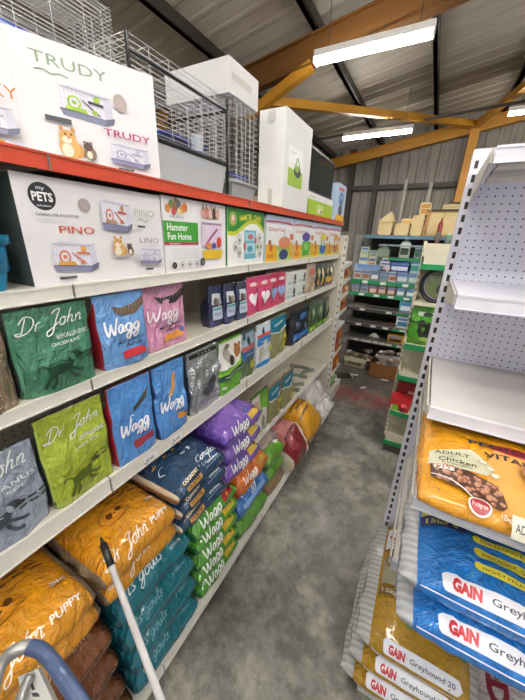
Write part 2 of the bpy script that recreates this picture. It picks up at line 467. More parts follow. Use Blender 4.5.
# ================================================================== SETTING
def structure(o): o['kind']='structure'; return o
def floor_mat():
    m,nt,b=node_mat('worn_concrete'); N=nt.nodes; Lk=nt.links
    tc=N.new('ShaderNodeTexCoord')
    def noi(s,d,dist=0):
        n=N.new('ShaderNodeTexNoise'); n.inputs['Scale'].default_value=s; n.inputs['Detail'].default_value=d; n.inputs['Distortion'].default_value=dist; n.inputs['Roughness'].default_value=.72
        Lk.new(tc.outputs['Object'],n.inputs['Vector']); return n
    def ramp(n,els):
        c=N.new('ShaderNodeValToRGB'); e=c.color_ramp.elements
        e[0].position,e[0].color=els[0][0],rgb(els[0][1]); e[1].position,e[1].color=els[1][0],rgb(els[1][1])
        for p,h in els[2:]:
            q=e.new(p); q.color=rgb(h)
        Lk.new(n.outputs['Fac'],c.inputs['Fac']); return c
    a=ramp(noi(1.6,10,.2),[(.36,'56564f'),(.64,'a5a095'),(.5,'7d7a71')])
    d=ramp(noi(4.5,14,.1),[(.43,'42443e'),(.54,'ffffff')])
    mx=N.new('ShaderNodeMix'); mx.data_type='RGBA'; mx.blend_type='MULTIPLY'; mx.inputs[0].default_value=.5
    Lk.new(a.outputs['Color'],mx.inputs[6]); Lk.new(d.outputs['Color'],mx.inputs[7])
    sp=ramp(noi(60,2),[(.62,'ffffff'),(.72,'c9c8c2')])
    m2=N.new('ShaderNodeMix'); m2.data_type='RGBA'; m2.blend_type='MULTIPLY'; m2.inputs[0].default_value=.5
    Lk.new(mx.outputs[2],m2.inputs[6]); Lk.new(sp.outputs['Color'],m2.inputs[7])
    # remains of red floor paint at the end of the aisle, and a darker floor tone beyond it
    sx=N.new('ShaderNodeSeparateXYZ'); Lk.new(tc.outputs['Object'],sx.inputs[0])
    def mr(src,a0,a1,b0,b1):
        n=N.new('ShaderNodeMapRange'); n.inputs[1].default_value=a0;n.inputs[2].default_value=a1;n.inputs[3].default_value=b0;n.inputs[4].default_value=b1
        Lk.new(src,n.inputs[0]); return n.outputs[0]
    def mul(p,q):
        n=N.new('ShaderNodeMath'); n.operation='MULTIPLY'; Lk.new(p,n.inputs[0]); Lk.new(q,n.inputs[1]); return n.outputs[0]
    y1=mr(sx.outputs['Y'],3.72,3.9,0,1); y2=mr(sx.outputs['Y'],4.35,4.15,0,1)
    nn=noi(9,6,.5); k=mr(nn.outputs['Fac'],.42,.54,0,.8)
    fac=mul(mul(y1,y2),k)
    dk=mr(sx.outputs['Y'],4.1,4.4,0,.7)
    m4=N.new('ShaderNodeMix'); m4.data_type='RGBA'; m4.inputs[7].default_value=rgb('45413a'); Lk.new(dk,m4.inputs[0]); Lk.new(m2.outputs[2],m4.inputs[6])
    m3=N.new('ShaderNodeMix'); m3.data_type='RGBA'; m3.inputs[7].default_value=rgb('8e2c30')
    Lk.new(fac,m3.inputs[0]); Lk.new(m4.outputs[2],m3.inputs[6])
    Lk.new(m3.outputs[2],b.inputs['Base Color'])
    rr=mr(nn.outputs['Fac'],.3,.7,.28,.55); Lk.new(rr,b.inputs['Roughness'])
    bp=N.new('ShaderNodeBump'); bp.inputs['Strength'].default_value=.15; Lk.new(d.outputs['Color'],bp.inputs['Height']); Lk.new(bp.outputs[0],b.inputs['Normal'])
    return m
f=MB(); f.box((-6,-3,-.1),(6,11.6,0),floor_mat()); structure(f.build('floor'))
def sheet_mat(name,h1,h2,ax,band=None):
    m,nt,b=node_mat(name); N=nt.nodes; Lk=nt.links
    tc=N.new('ShaderNodeTexCoord'); mp=N.new('ShaderNodeMapping'); mp.inputs['Scale'].default_value=(.25,3,1) if ax=='y' else (6,1,.5)
    n=N.new('ShaderNodeTexNoise'); n.inputs['Scale'].default_value=2.5; n.inputs['Detail'].default_value=5
    Lk.new(tc.outputs['Object'],mp.inputs['Vector']); Lk.new(mp.outputs[0],n.inputs['Vector'])
    c=N.new('ShaderNodeValToRGB'); c.color_ramp.elements[0].position=.3; c.color_ramp.elements[0].color=rgb(h1); c.color_ramp.elements[1].position=.7; c.color_ramp.elements[1].color=rgb(h2)
    Lk.new(n.outputs['Fac'],c.inputs['Fac']); Lk.new(c.outputs['Color'],b.inputs['Base Color']); b.inputs['Roughness'].default_value=.6
    return m
def roofz(x): return H+3.35+.16*x
def corr(mb,x0,x1,y0,y1,m,pitch=.36,dep=.014):
    """roof sheet with ribs running up the slope"""
    ys=[];y=y0
    while y<y1-1e-6:
        for d,zz in ((0,0),(.04,dep),(.09,dep),(.13,0)): 
            if y+d<y1: ys.append((y+d,zz))
        y+=pitch
    ys.append((y1,0)); v=[];fs=[]
    for (yy,zz) in ys: v+=[(x0,yy,roofz(x0)-zz),(x1,yy,roofz(x1)-zz)]
    for i in range(len(ys)-1): fs.append((2*i,2*i+1,2*i+3,2*i+2))
    mb.add(v,fs,m)
rm=sheet_mat('roof_sheet','b5ab9b','ccc2b1','y'); rb=sheet_mat('dark_roof_sheet','857a68','978b77','y')  # second sheet material is a darker band across the roof
c=MB(); corr(c,-5.6,6,-3,8.75,rm); corr(c,-5.6,6,8.75,9.5,rb); corr(c,-5.6,6,9.5,11.62,rm); 
v=[(-5.6,-3,roofz(-5.6)+.06),(6,-3,roofz(6)+.06),(6,11.62,roofz(6)+.06),(-5.6,11.62,roofz(-5.6)+.06)]
c.add(v,[(0,1,2,3)],rm); structure(c.build('ceiling'))
wm=sheet_mat('wall_sheet','7d776d','8d867b','x')
w=MB(); xs=[];x=-5.6
while x<6:
    for d,yy in ((0,0),(.05,.035),(.1,.035),(.15,0)): xs.append((x+d,yy))
    x+=.27
v=[];fs=[]
for (xx,yy) in xs: v+=[(xx,11.55-yy,0),(xx,11.55-yy,roofz(xx))]
for i in range(len(xs)-1): fs.append((2*i,2*i+1,2*i+3,2*i+2))
w.add(v,fs,wm); w.box((-5.6,11.56,0),(6.1,11.62,4.4),wm); structure(w.build('wall_back'))
w=MB(); xs=[];y=-3
while y<11.5:
    for d,yy in ((0,0),(.05,.035),(.1,.035),(.15,0)): xs.append((y+d,yy))
    y+=.27
v=[];fs=[]
for (yy,dd) in xs: v+=[(-5.55+dd,yy,0),(-5.55+dd,yy,roofz(-5.55))]
for i in range(len(xs)-1): fs.append((2*i,2*i+1,2*i+3,2*i+2))
w.add(v,fs,wm); w.box((-5.62,-3,0),(-5.56,11.6,roofz(-5.6)),wm); structure(w.build('wall_left'))
# girt and posts on the far wall
dark=metal('3b352e',.6); yel=M('b9801c',.5,0,.1,8); yel2=M('6e4512',.6,0,.1,8)
t=MB(); t.box((-5.4,11.35,H+1.58),(.3,11.5,H+1.72),dark); structure(t.build('trim_1'))
t=MB()
for x in (-2.12,-2.95): t.box((x-.07,11.3,0),(x+.07,11.5,roofz(x)-.1),dark)
structure(t.build('trim_2'))
# purlins
for i,x in enumerate((-3.6,-2.12,-.66,.85,2.35,3.85)):
    t=MB(); z=roofz(x)-.05
    t.hexa([(x-.035,-3,z-.17),(x+.035,-3,z-.17),(x+.035,11.5,z-.17),(x-.035,11.5,z-.17),(x-.035,-3,z),(x+.035,-3,z),(x+.035,11.5,z),(x-.035,11.5,z)],dark)
    t.box((x-.035,-3,z-.17),(x+.07,11.5,z-.155),dark)
    structure(t.build('trim_%d'%(10+i)))
# portal frames
def rafter(n,y,w,dep,m,xa=-5.4,xb=5.8,top=.24):
    t=MB(); 
    def seg(za,zb,hw):
        t.hexa([(xa,y-hw,roofz(xa)-za),(xb,y-hw,roofz(xb)-za),(xb,y+hw,roofz(xb)-za),(xa,y+hw,roofz(xa)-za),(xa,y-hw,roofz(xa)-zb),(xb,y-hw,roofz(xb)-zb),(xb,y+hw,roofz(xb)-zb),(xa,y+hw,roofz(xa)-zb)],m)
    seg(top+dep,top+dep-.02,w/2); seg(top+.02,top,w/2); seg(top+dep-.02,top+.02,.012)
    structure(t.build(n))
rafter('trim_20',5.25,.16,.36,yel2); rafter('trim_21',11.25,.2,.3,yel)
t=MB(); t.box((.20,11.1,0),(.42,11.3,roofz(.3)-.3),yel); structure(t.build('trim_22'))
t=MB(); t.box((-5.3,5.15,0),(-5.1,5.35,roofz(-5.2)-.3),yel); structure(t.build('trim_23'))
def beam(n,a,b,w,m):
    t=MB(); t.tube([a,b],w*.7,m,n=4,smooth=False); structure(t.build(n))
beam('trim_24',(-3.25,5.25,H+1.93),(-2.15,5.25,H+2.42),.13,yel)
beam('trim_25',(-2.95,5.25,H+2.1),(.3,11.1,H+3.02),.13,yel)
beam('trim_26',(.3,11.1,H+3.0),(1.45,6.2,H+2.75),.13,yel)
beam('trim_27',(-5.3,9.0,H+2.42),(3.0,9.0,H+2.86),.045,dark)
beam('trim_28',(-1.19,11.25,H+.3),(-1.19,11.25,H+1.82),.09,metal('a39d90',.5)); beam('trim_29',(-.49,11.25,H+.3),(-.49,11.25,H+1.7),.09,metal('a39d90',.5))

# lamps: twin-tube battens hung on rods
glow=emis('fffcf8',62.0); encl=metal('ebe8e2',.4)
def batten(loc,L,label,glow=glow,rod=.9):
    o=root('fluorescent_batten',loc,label,'ceiling light','hanging fluorescent battens')
    b=MB(); b.box((-L/2,-.075,0),(L/2,.075,.012),encl); b.box((-L/2,-.05,.012),(L/2,.05,.085),encl)
    for s in (-1,1): b.box((s*L/2-.012*s,-.07,-.06),(s*L/2,.07,.0),encl)
    b.build('reflector',parent=o)
    for y in (-.05,.05):
        t=MB(); t.tube([(-L/2+.02,y,-.032),(L/2-.02,y,-.032)],.016,glow,n=10); t.build('tube',parent=o)
    for s in (-1,1):
        t=MB(); t.tube([(s*L*.38,0,.06),(s*L*.38,0,rod)],.005,dark,n=5); t.build('hanging_rod',parent=o)
    return o
def rodlen(x,z): return roofz(x)-.05-z
for (x,y,z,L,lab) in ((-1.2,4.75,H+2.24,1.42,'long lit fluorescent batten nearest the camera, in front of the deep orange beam'),
                  (-1.68,8.2,H+2.27,1.5,'lit fluorescent batten further back, above the left corner of the back wall'),
                  (1.55,8.9,H+2.56,1.6,'lit fluorescent batten cut by the right edge of the picture'),
                  (-1.4,1.6,H+2.35,1.5,'added fluorescent batten over the aisle, an unseen fill light'),  # this one and those below are unseen battens added as fill light
                  (.6,-.6,H+2.2,1.5,'added fluorescent batten above and behind the camera, an unseen fill light'),
                  (2.2,.6,H+2.35,1.5,'added fluorescent batten far right of the camera, unseen fill for the left shelves'),
                  (1.9,-2.0,H+2.2,1.5,'added fluorescent batten behind the camera on the right, unseen fill for the pegboard'),
                  (1.6,2.2,H+2.35,1.5,'added fluorescent batten above the right hand shelving, an unseen fill light'),
                  (-.9,-1.9,H+2.1,1.5,'added fluorescent batten at the near aisle end, unseen fill behind the camera')):
    batten((x,y,z),L,lab,rod=rodlen(x,z))

# ================================================================== LEFT SHELVING RUN
wht=metal('e0dcd2',.35); crm=metal('d3ccba',.42); org=metal('c9482a',.35); strip=metal('e3e0dc',.3)
AZ,BZ,CZ,DZ,EZ,OZ=1.97,1.657,1.234,.655,.115,2.305
def pegmat(name,base,pitch,hole,ax):
    m,nt,b=node_mat(name); N=nt.nodes; Lk=nt.links
    tc=N.new('ShaderNodeTexCoord'); sx=N.new('ShaderNodeSeparateXYZ'); Lk.new(tc.outputs['Object'],sx.inputs[0])
    def cell(src):
        a=N.new('ShaderNodeMath'); a.operation='PINGPONG'; a.inputs[1].default_value=pitch/2; Lk.new(src,a.inputs[0])
        p=N.new('ShaderNodeMath'); p.operation='POWER'; p.inputs[1].default_value=2; Lk.new(a.outputs[0],p.inputs[0]); return p.outputs[0]
    s=N.new('ShaderNodeMath'); s.operation='ADD'; Lk.new(cell(sx.outputs[ax[0]]),s.inputs[0]); Lk.new(cell(sx.outputs[ax[1]]),s.inputs[1])
    l=N.new('ShaderNodeMath'); l.operation='LESS_THAN'; l.inputs[1].default_value=hole*hole; Lk.new(s.outputs[0],l.inputs[0])
    mx=N.new('ShaderNodeMix'); mx.data_type='RGBA'; mx.inputs[6].default_value=rgb(base); mx.inputs[7].default_value=rgb('3c3c40')
    Lk.new(l.outputs[0],mx.inputs[0]); Lk.new(mx.outputs[2],b.inputs['Base Color']); b.inputs['Roughness'].default_value=.35
    return m
peg_l=pegmat('perforated_back','cfc7b4',.03,.0035,('Y','Z'))
U=root('shelving_run',(-1.1,1.5,0),'long cream metal shelving run on the left with a red-orange edged top shelf','shelving',world=True)
XB=-1.31; XF=-.92; XE=-.765
bays=[(-.49,.51),(.51,1.51),(1.51,2.49),(2.49,3.485)]
def lshelf(y0,y1,zt,xf,fascia,h=.038,deck=wht,name='shelf'):
    d=MB(); g=.002
    d.box((XB,y0+g,zt-.018),(xf-.014,y1-g,zt),deck); d.box((xf-.012,y0+g,zt-h),(xf-.0118,y1-g,zt),deck)
    d.box((XB,y0+g,zt-h),(XB+.012,y1-g,zt-.018),deck)
    for s in (y0+g,y1-g-.004): d.box((XB+.01,s,zt-h*.9),(xf-.015,s+.004,zt-.018),deck)
    o=d.build(name,parent=U)
    e=MB(); e.box((xf-.013,y0+g,zt-h),(xf-.003,y1-g,zt+.001),fascia)
    e.box((xf-.003,y0+g,zt-h),(xf,y1-g,zt-h+.005),fascia); e.box((xf-.003,y0+g,zt-.005),(xf,y1-g,zt+.001),fascia)
    q=e.build('edge_strip',parent=o)
    j=MB(); j.box((xf-.012,y1-g,zt-h),(xf+.001,y1+g,zt),metal('6f6a60',.5)); j.build('joint',parent=o)
    return o
for i,(a,b) in enumerate(bays):
    t=MB(); t.box((XB-.018,a+.02,.12),(XB-.002,b-.02,2.42),peg_l); t.build('back_panel',parent=U)
    t=MB(); t.box((XB-.05,a-.018,0),(XB+.006,a+.018,2.45),wht); t.build('upright',parent=U)
    lshelf(a,b,OZ,XF,org,.040,metal('bdb7aa'))
    lshelf(a,b,AZ,XF,wht,.04); lshelf(a,b,BZ,XF,wht,.042,crm); lshelf(a,b,CZ,XF,wht,.07,crm)
    if i>=2: lshelf(a,b,DZ,XF,wht,.045,crm)
    lshelf(a,b,EZ,XE,wht,.045,name='base_shelf')
    k=MB(); k.box((XE-.06,a+.002,0),(XE-.05,b-.002,EZ-.045),crm); k.build('kick_plate',parent=U)
# white card strips on the near edge of shelves
def ticket(y,z,xf,label,w=.055,h=.035,txt='12.99'):
    b=MB(); b.box((xf+.002,y-w/2,z-h),(xf+.0035,y+w/2,z),ink('f1f0ee'))
    P=Print(b,lambda u,v,o:(xf+.0035+o,y-w/2+u,z-h+v),step=0,off=.0006,lay=.0002)
    P.text(txt,.010,.006,h*.42,ink('15151a'),w=w*.6,bold=.02); P.line([(.006,h*.78),(w*.8,h*.78)],.002,ink('5b5f86'),False); P.rect(.002,.0012,w*.12,h*.3,ink('2a2a55'))
    o=b.build('price_ticket',origin=(xf+.003,y,z-h)); return tag(o,label,'price ticket','price tickets on the shelf edges')
ticket(1.98,CZ-.002,XF,'white price ticket clipped under the two teal and gold packs, on the edge above them',.085,.05,'3.79')
ticket(2.18,DZ+.0,XF,'white price ticket on the lowest upper shelf edge, over the yellow sack',.1,.055,'9.99')
ticket(2.60,DZ+.0,XF,'white price ticket on the empty shelf edge right of the twisted ropes',.08,.05,'3.99')
ticket(.70,CZ-.022,XF,'white price ticket on the shelf edge below the first blue kibble bag',.07,.034,'8.99')
ticket(.86,CZ-.022,XF,'white price ticket on the shelf edge below the second blue kibble bag',.07,.034,'8.49')
# short shelf strip fitting seen on the first bay
# ------- end bay standing across the end of the run
V=root('end_bay',(-1.37,3.75,0),'cream end shelving unit with slotted posts closing the left run','shelving',world=True)
slot=metal('26241f',.6)
def post(parent,x0,x1,y0,y1,z0,z1,face,pitch=.05,mat=wht,sl=(.008,.022),ox=0.0):
    t=MB(); t.box((x0,y0,z0),(x1,y1,z1),mat); z=z0+.06
    if face=='-y':
        cx=(x0+x1)/2+ox
        while z<z1-.04: t.box((cx-sl[0]/2,y0-.0012,z),(cx+sl[0]/2,y0+.001,z+sl[1]),slot); z+=pitch
    if face=='+x':
        cx=(y0+y1)/2
        while z<z1-.04: t.box((x1-.001,cx-sl[0]/2,z),(x1+.0012,cx+sl[0]/2,z+sl[1]),slot); z+=pitch
    return t.build('upright',parent=parent)
post(V,-.90,-.868,3.49,3.555,0,2.20,'-y',.082,wht,(.012,.03),.004)
post(V,-1.88,-1.85,3.49,3.555,0,2.20,'-y',.082,wht,(.012,.03))
t=MB(); t.box((-1.85,3.492,.1),(-.90,3.52,2.19),crm); t.build('back_panel',parent=V)
t=MB(); t.box((-1.88,3.487,2.17),(-.868,3.56,2.21),metal('6e6c68')); t.build('top_rail',parent=V)
EBZ=[-.25,-.44,-.62,-.83,-1.02,-1.38,-1.66,-1.93]
for z in EBZ:
    zz=z+H; dp=.45 if z<-1.6 else .40
    t=MB(); t.box((-1.85,3.56,zz-.018),(-.895,3.56+dp,zz),wht); 
    t.hexa([(-.895,3.56,zz-.07),(-.88,3.56,zz-.07),(-.88,3.56+dp,zz-.03),(-.895,3.56+dp,zz-.03),(-.895,3.56,zz+.002),(-.88,3.56,zz+.002),(-.88,3.56+dp,zz+.002),(-.895,3.56+dp,zz+.002)],wht)
    t.box((-1.85,3.55+dp,zz-.035),(-.88,3.56+dp,zz+.004),wht); t.build('shelf',parent=V)
t=MB(); t.box((-1.85,3.56,0),(-.86,4.13,.16),wht); t.build('base',parent=V)

# ================================================================== TOP SHELF: cages and boxes
wire=metal('d2d1cf',.35,.0); blackm=metal('17181a',.35)
greyp=metal('9b9ea1',.4); wht_i=ink('f4f3f0')
def wirepanel(mb,o,ux,uz,W,Hh,nh,nv,r=.0014,m=None):
    """grid of bars in the plane spanned by ux (width) and uz (height)"""
    o=Vector(o);ux=Vector(ux);uz=Vector(uz)
    for i in range(nh+1):
        p=o+uz*(Hh*i/nh); mb.tube([p,p+ux*W],r,m or wire,n=4,cap=False)
    for i in range(nv+1):
        p=o+ux*(W*i/nv); mb.tube([p,p+uz*Hh],r*1.2,m or wire,n=4,cap=False)
def cage(loc,W,D,Hh,tray,label,nh,nv,nv2,traycol,frame=True,blue=True,r=.0011):
    """front at local y=-D/2"""
    o=root('rodent_cage',loc,label,'pet cage','wire cages on the top shelf',rz=RZ)
    x,y=W/2,D/2
    b=MB(); i=.02
    vo=[(-x+i,-y+i,0),(x-i,-y+i,0),(x-i,y-i,0),(-x+i,y-i,0),(-x,-y,tray),(x,-y,tray),(x,y,tray),(-x,y,tray)]
    b.add(vo,[(0,3,2,1),(0,1,5,4),(1,2,6,5),(2,3,7,6),(3,0,4,7)],traycol)
    vi=[(a*.97,c*.97,max(z,.01)) for a,c,z in vo]; b.add(vi,[(0,1,2,3),(0,4,5,1),(1,5,6,2),(2,6,7,3),(3,7,4,0)],traycol)
    b.build('tray',parent=o)
    rim=MB()
    for (p,q) in (((-x,-y),(x,-y)),((x,-y),(x,y)),((x,y),(-x,y)),((-x,y),(-x,-y))):
        rim.tube([(p[0],p[1],tray),(q[0],q[1],tray)],.010,blackm if frame else traycol,n=6)
    rim.build('tray_rim',parent=o)
    for (nm,oo,ux,w,nn) in (('front_grille',(-x,-y,tray),(1,0,0),W,nv),('back_grille',(-x,y,tray),(1,0,0),W,nv),('side_grille',(-x,-y,tray),(0,1,0),D,nv2),('side_grille',(x,-y,tray),(0,1,0),D,nv2)):
        g=MB(); wirepanel(g,oo,ux,(0,0,1),w,Hh-tray,nh,nn,r); g.build(nm,parent=o)
    g=MB(); wirepanel(g,(-x,-y,Hh),(1,0,0),(0,1,0),W,D,max(6,int(D/.03)),nv,r); g.build('roof_grille',parent=o)
    if frame:
        fr=MB(); zt=Hh-.045
        fr.tube([(-x,-y-.004,zt),(x,-y-.004,zt)],.006,blackm,n=6); fr.tube([(x+.002,-y-.002,tray-.14),(x+.002,-y-.002,Hh)],.007,blackm,n=6)
        fr.tube([(-x,-y-.002,tray-.02),(-x,-y-.002,Hh)],.006,blackm,n=6); fr.tube([(x,-y,zt),(x,y,zt)],.006,blackm,n=6)
        fr.build('frame',parent=o)
    if blue:
        s=MB(); s.box((-x*.2,-y*.6,tray+.06),(x*.8,y*.5,tray+.07),metal('2b3f9a',.3)); s.build('ledge',parent=o)
        s=MB(); s.cyl((x*.45,-y*.7,tray+.02),.028,.07,glass('cfd6dc',.7),16); s.cyl((x*.45,-y*.7,tray+.005),.03,.02,metal('2038b8',.3),16); s.build('water_bottle',parent=o)
        s=MB(); s.hexa([(-x*.5,-y*.3,tray+.02),(x*.2,-y*.3,tray+.02),(x*.2,y*.2,tray+.02),(-x*.5,y*.2,tray+.02),(-x*.3,-y*.2,tray+.09),(x*.1,-y*.2,tray+.09),(x*.1,y*.1,tray+.09),(-x*.3,y*.1,tray+.09)],metal('b9c0c8',.3)); s.build('hide',parent=o)
    return o
cage((-1.60,.50,OZ),1.34,.34,.72,.10,'big wire cage with close white bars behind the large white rodent cage carton',44,10,5,metal('55585c',.4),frame=False,blue=False)
b=MB(); b.box((-1.50,-.1,2.71),(-1.45,1.05,2.79),metal('1f50c0',.35)); b.build('blue_ledge',parent=bpy.data.objects['rodent_cage']).matrix_parent_inverse=(Matrix.Translation((-1.60,.50,OZ))@Matrix.Rotation(RZ,4,'Z')).inverted()
t=MB(); t.box((-1.80,-.49,OZ-.04),(XB-.055,1.51,OZ-.003),metal('bdb7aa')); t.build('rear_top_shelf',parent=U)
cage((-1.20,1.14,OZ+.0),.55,.40,.415,.15,'wire cage with a pale grey tray and black frame, right of the large white carton',16,6,5,metal('b7bbbf',.35))
cage((-1.175,1.565,OZ),.245,.38,.44,.085,'tall narrow wire cage with a grey base, carrying a plain white carton',14,6,8,greyp,frame=False,blue=False)
b=MB(); b.hexa([(-1.3,1.47,2.47),(-1.02,1.47,2.42),(-1.02,1.66,2.42),(-1.3,1.66,2.47),(-1.3,1.47,2.485),(-1.02,1.47,2.435),(-1.02,1.66,2.435),(-1.3,1.66,2.485)],metal('2b3f9a',.3))
tag(b.build('loose_tray',origin=(-1.16,1.56,2.42)),'blue plastic ledge inside the tall narrow cage under the plain carton','tray')
carton('storage_carton','plain off-white carton lying on top of the tall narrow wire cage','box',(-1.19,1.56,OZ+.447),.27,.40,.135,RZ,col='dfdcd8',art=lambda P:P.rect(.02,.055,.2,.085,ink('c9c5be')))
def tallart(P):
    P.rect(.06,.14,.30,.36,ink('f3f3ef')); P.rect(.06,.14,.30,.24,ink('a3c53a')); 
    P.line([(.08,.33),(.19,.335)],.004,ink('8a8d88'),False); P.line([(.08,.32),(.15,.322)],.003,ink('a5a8a2'),False)
    P.ell(.21,.235,.06,.035,ink('1e2a1c')); P.line([(.17,.25),(.2,.31),(.25,.26)],.012,ink('5c8f2c')); P.ell(.2,.25,.035,.02,ink('8fbf45'))
carton('tall_carton','tall white carton with a green and white product label on its aisle side','box',(-1.01,2.13,OZ),.44,.18,.535,RZ,art=tallart,col='e6e4e1',
  sideart=lambda P:(P.rect(.075,.01,.105,.11,ink('c6c2ba')),P.rect(.06,.47,.11,.53,ink('d0ccc4'))))
# display tank carton + tank
def tankart(P):
    P.rect(.0,.0,.70,.115,ink('a4c82c')); P.rect(.25,.02,.42,.09,ink('cfe08a')); P.ell(.29,.045,.022,.018,ink('e8e0d2')); P.ell(.33,.045,.02,.018,wht_i); P.ell(.37,.04,.018,.014,ink('6b5a40'))
    P.poly([(0,.0),(.06,.0),(.03,.115),(0,.115)],ink('6ea323')); P.line([(.05,.135),(.2,.135)],.005,ink('7fae3a'),False)
carton('tank_carton','white and lime green carton under the dark glass tank','box',(-1.10,2.75,OZ),.69,.30,.165,RZ,art=tankart,col='eceae6')
def tank(loc,W,D,Hh):
    o=root('glass_tank',loc,'dark glass tank with a mesh lid standing on the lime green carton','fish tank',rz=RZ); x,y=W/2,D/2
    g=glass('2a3230',.55,.04)
    b=MB(); 
    for a_,c_ in (((-x,-y,0),(x,-y+.005,Hh)),((-x,y-.005,0),(x,y,Hh)),((-x,-y,0),(-x+.005,y,Hh)),((x-.005,-y,0),(x,y,Hh))): b.box(a_,c_,g)
    b.box((-x,-y,0),(x,y,.006),g); b.build('glass',parent=o)
    f=MB()
    for z in (0,Hh-.012):
        f.box((-x-.003,-y-.003,z),(x+.003,-y+.006,z+.014),blackm); f.box((-x-.003,y-.006,z),(x+.003,y+.003,z+.014),blackm)
        f.box((-x-.003,-y,z),(-x+.006,y,z+.014),blackm); f.box((x-.006,-y,z),(x+.003,y,z+.014),blackm)
    f.build('frame',parent=o)
    w=MB(); wirepanel(w,(-x,-y+.02,.02),(1,0,0),(0,0,1),W,Hh*.5,10,24,.001,metal('5d6a78',.3,.5)); w.build('inner_mesh',parent=o)
    r=MB(); rr=random.Random(3)
    for i in range(9):
        px=-x+.06+i*(W-.12)/8; r.box((px-.02,-y+.04,.03),(px+.02,-y+.1,.05+.09*rr.random()),metal(rr.choice(['3d5878','26364a','6d8296','1b2a35']),.3))
    r.build('fittings',parent=o)
tank((-1.10,2.74,OZ+.168),.64,.28,.30)
def blueart(P):
    P.rect(0,0,.30,.055,ink('e9b82a')); P.rect(0,.055,.30,.33,ink('bcd3ea')); P.rect(.03,.27,.22,.30,ink('d86a5e'))
    P.ell(.14,.2,.075,.06,ink('3f6fb8')); P.ell(.14,.1,.07,.05,ink('4a566c')); P.ell(.14,.21,.04,.03,ink('8fb6df'))
carton('toy_carton','narrow pale blue carton with a yellow foot at the far end of the top shelf','box',(-1.03,3.30,OZ),.28,.2,.33,RZ,art=blueart,col='b9cfe6')
# large rodent cage carton, turned a little from the shelf edge
def outline(P,t,u,v,h,m,w): P.text(t,u,v,h,m,w=w,bold=-.012)
lil=ink('a9a5c4'); lil2=ink('8f8bb0'); wr=ink('9a9aa6')
def trudyart(P):
    P.text('TRUDY',.265,.240,.026,ink('8fa88a'),w=.19,bold=.0); P.script('relaxis',.265,.217,.010,ink('7fa07a'))if False else P.line([(.27,.223),(.29,.227),(.31,.221),(.33,.226),(.35,.222)],.003,ink('7fa07a'))
    P.cage_pic(.315,.125,.15,.085,ink('8588a0'),wr,[ink('9fc63c'),ink('3d3338'),ink('a8cf3a')])
    P.ell(.485,.196,.02,.023,ink('b8a9a3')); 
    for i in range(4): P.line([(.473,.187+.006*i),(.497,.187+.006*i)],.0015,ink('d9cdc8'),False)
    P.rect(.275,.108,.34,.121,ink('5a5d63'))
    P.hamsters(.325,.022,.075)
    P.text('TRUDY',.425,.100,.019,ink('b0306a'),w=.145,bold=.01)
    P.cage_pic(.435,.022,.13,.064,lil2,wr,[lil,ink('b8b6cc'),ink('c9c4dd')]); P.rect(.455,.008,.505,.0145,ink('55585e'))
    P.text('FOXY',.1,.135,.028,ink('d9803e'),w=.12,bold=-.005)
    P.cage_pic(.06,.05,.15,.07,ink('9a9ab0'),wr,[ink('e0a070'),ink('b3b3c6'),ink('e3a03a')])
    P.cage_pic(.03,.0,.19,.045,ink('9a9ab0'),wr,[ink('e0a070'),ink('b3b3c6'),ink('e3a03a')])
    P.line([(.215,.002),(.215,.295)],.0012,ink('cfcac8'),False)
YW=R(22); ya=R(90)-YW; W_=.60; Dp=.10
# right front corner stands at (-.925,.893); the left end is pushed back
cx=-.925-.3*math.sin(YW)-Dp/2*math.cos(YW); cy=.893-.3*math.cos(YW)+Dp/2*math.sin(YW)
carton('cage_carton','large white rodent cage carton standing on the orange-edged top shelf, pushed in at an angle','box',(cx,cy,OZ),W_,Dp,.298,ya,art=trudyart,col='ece8e9')

# ================================================================== SHELF A
def petsart(P):
    P.ell(.066,.233,.034,.034,ink('26282b'),n=28); P.text('PETS',.040,.222,.021,wht_i,w=.052,bold=.03); P.text('my',.054,.249,.010,wht_i,w=.02); P.text('solutions',.048,.208,.006,wht_i,w=.036)
    P.text('GABBIA PER RODITORI',.04,.185,.0075,ink('55565c'),w=.115)
    for i in range(2): P.line([(.04,.176-.006*i),(.12,.176-.006*i)],.0014,ink('a5a5aa'),False)
    P.ell(.178,.222,.019,.019,ink('b3a4a0')); 
    for i in range(4): P.line([(.165,.214+.005*i),(.191,.214+.005*i)],.0014,ink('d8ccc8'),False)
    P.text('PINO',.092,.142,.02,ink('cf5a3c'),w=.105,bold=.005)
    P.cage_pic(.055,.03,.14,.095,ink('8a89a8'),wr,[ink('dc7a52'),ink('d97f58'),ink('e2a23c')]); P.rect(.065,.015,.115,.023,ink('55585e'))
    P.cage_pic(.222,.150,.115,.10,ink('8584a2'),wr,[ink('cf6f55'),ink('c05a3a'),ink('b98a70')])
    P.hamsters(.27,.075,.06)
    P.text('PINO',.345,.205,.022,ink('9aa896'),w=.085,bold=0); P.line([(.355,.19),(.37,.196),(.385,.188),(.4,.193)],.003,ink('7fa07a'))
    P.rect(.352,.168,.385,.175,ink('4b4e54'))
    P.text('LINO',.355,.118,.016,ink('7a4f72'),w=.085,bold=-.005)
    P.cage_pic(.345,.04,.105,.062,lil2,wr,[lil,ink('b8b6cc'),ink('c9c4dd')]); P.rect(.365,.022,.40,.029,ink('4b4e54'))
    P.line([(.335,.006),(.335,.014),(.355,.016)],.001,ink('8f8a88'),False)
carton('cage_carton','wide white rodent cage carton with a round black badge, on the upper shelf','box',(-1.107,.662,AZ),.478,.32,.283,RZ,art=petsart,col='e7e3e4',side=card('4a5552'))  # sides coloured dark grey-green to carry the carton's shadow
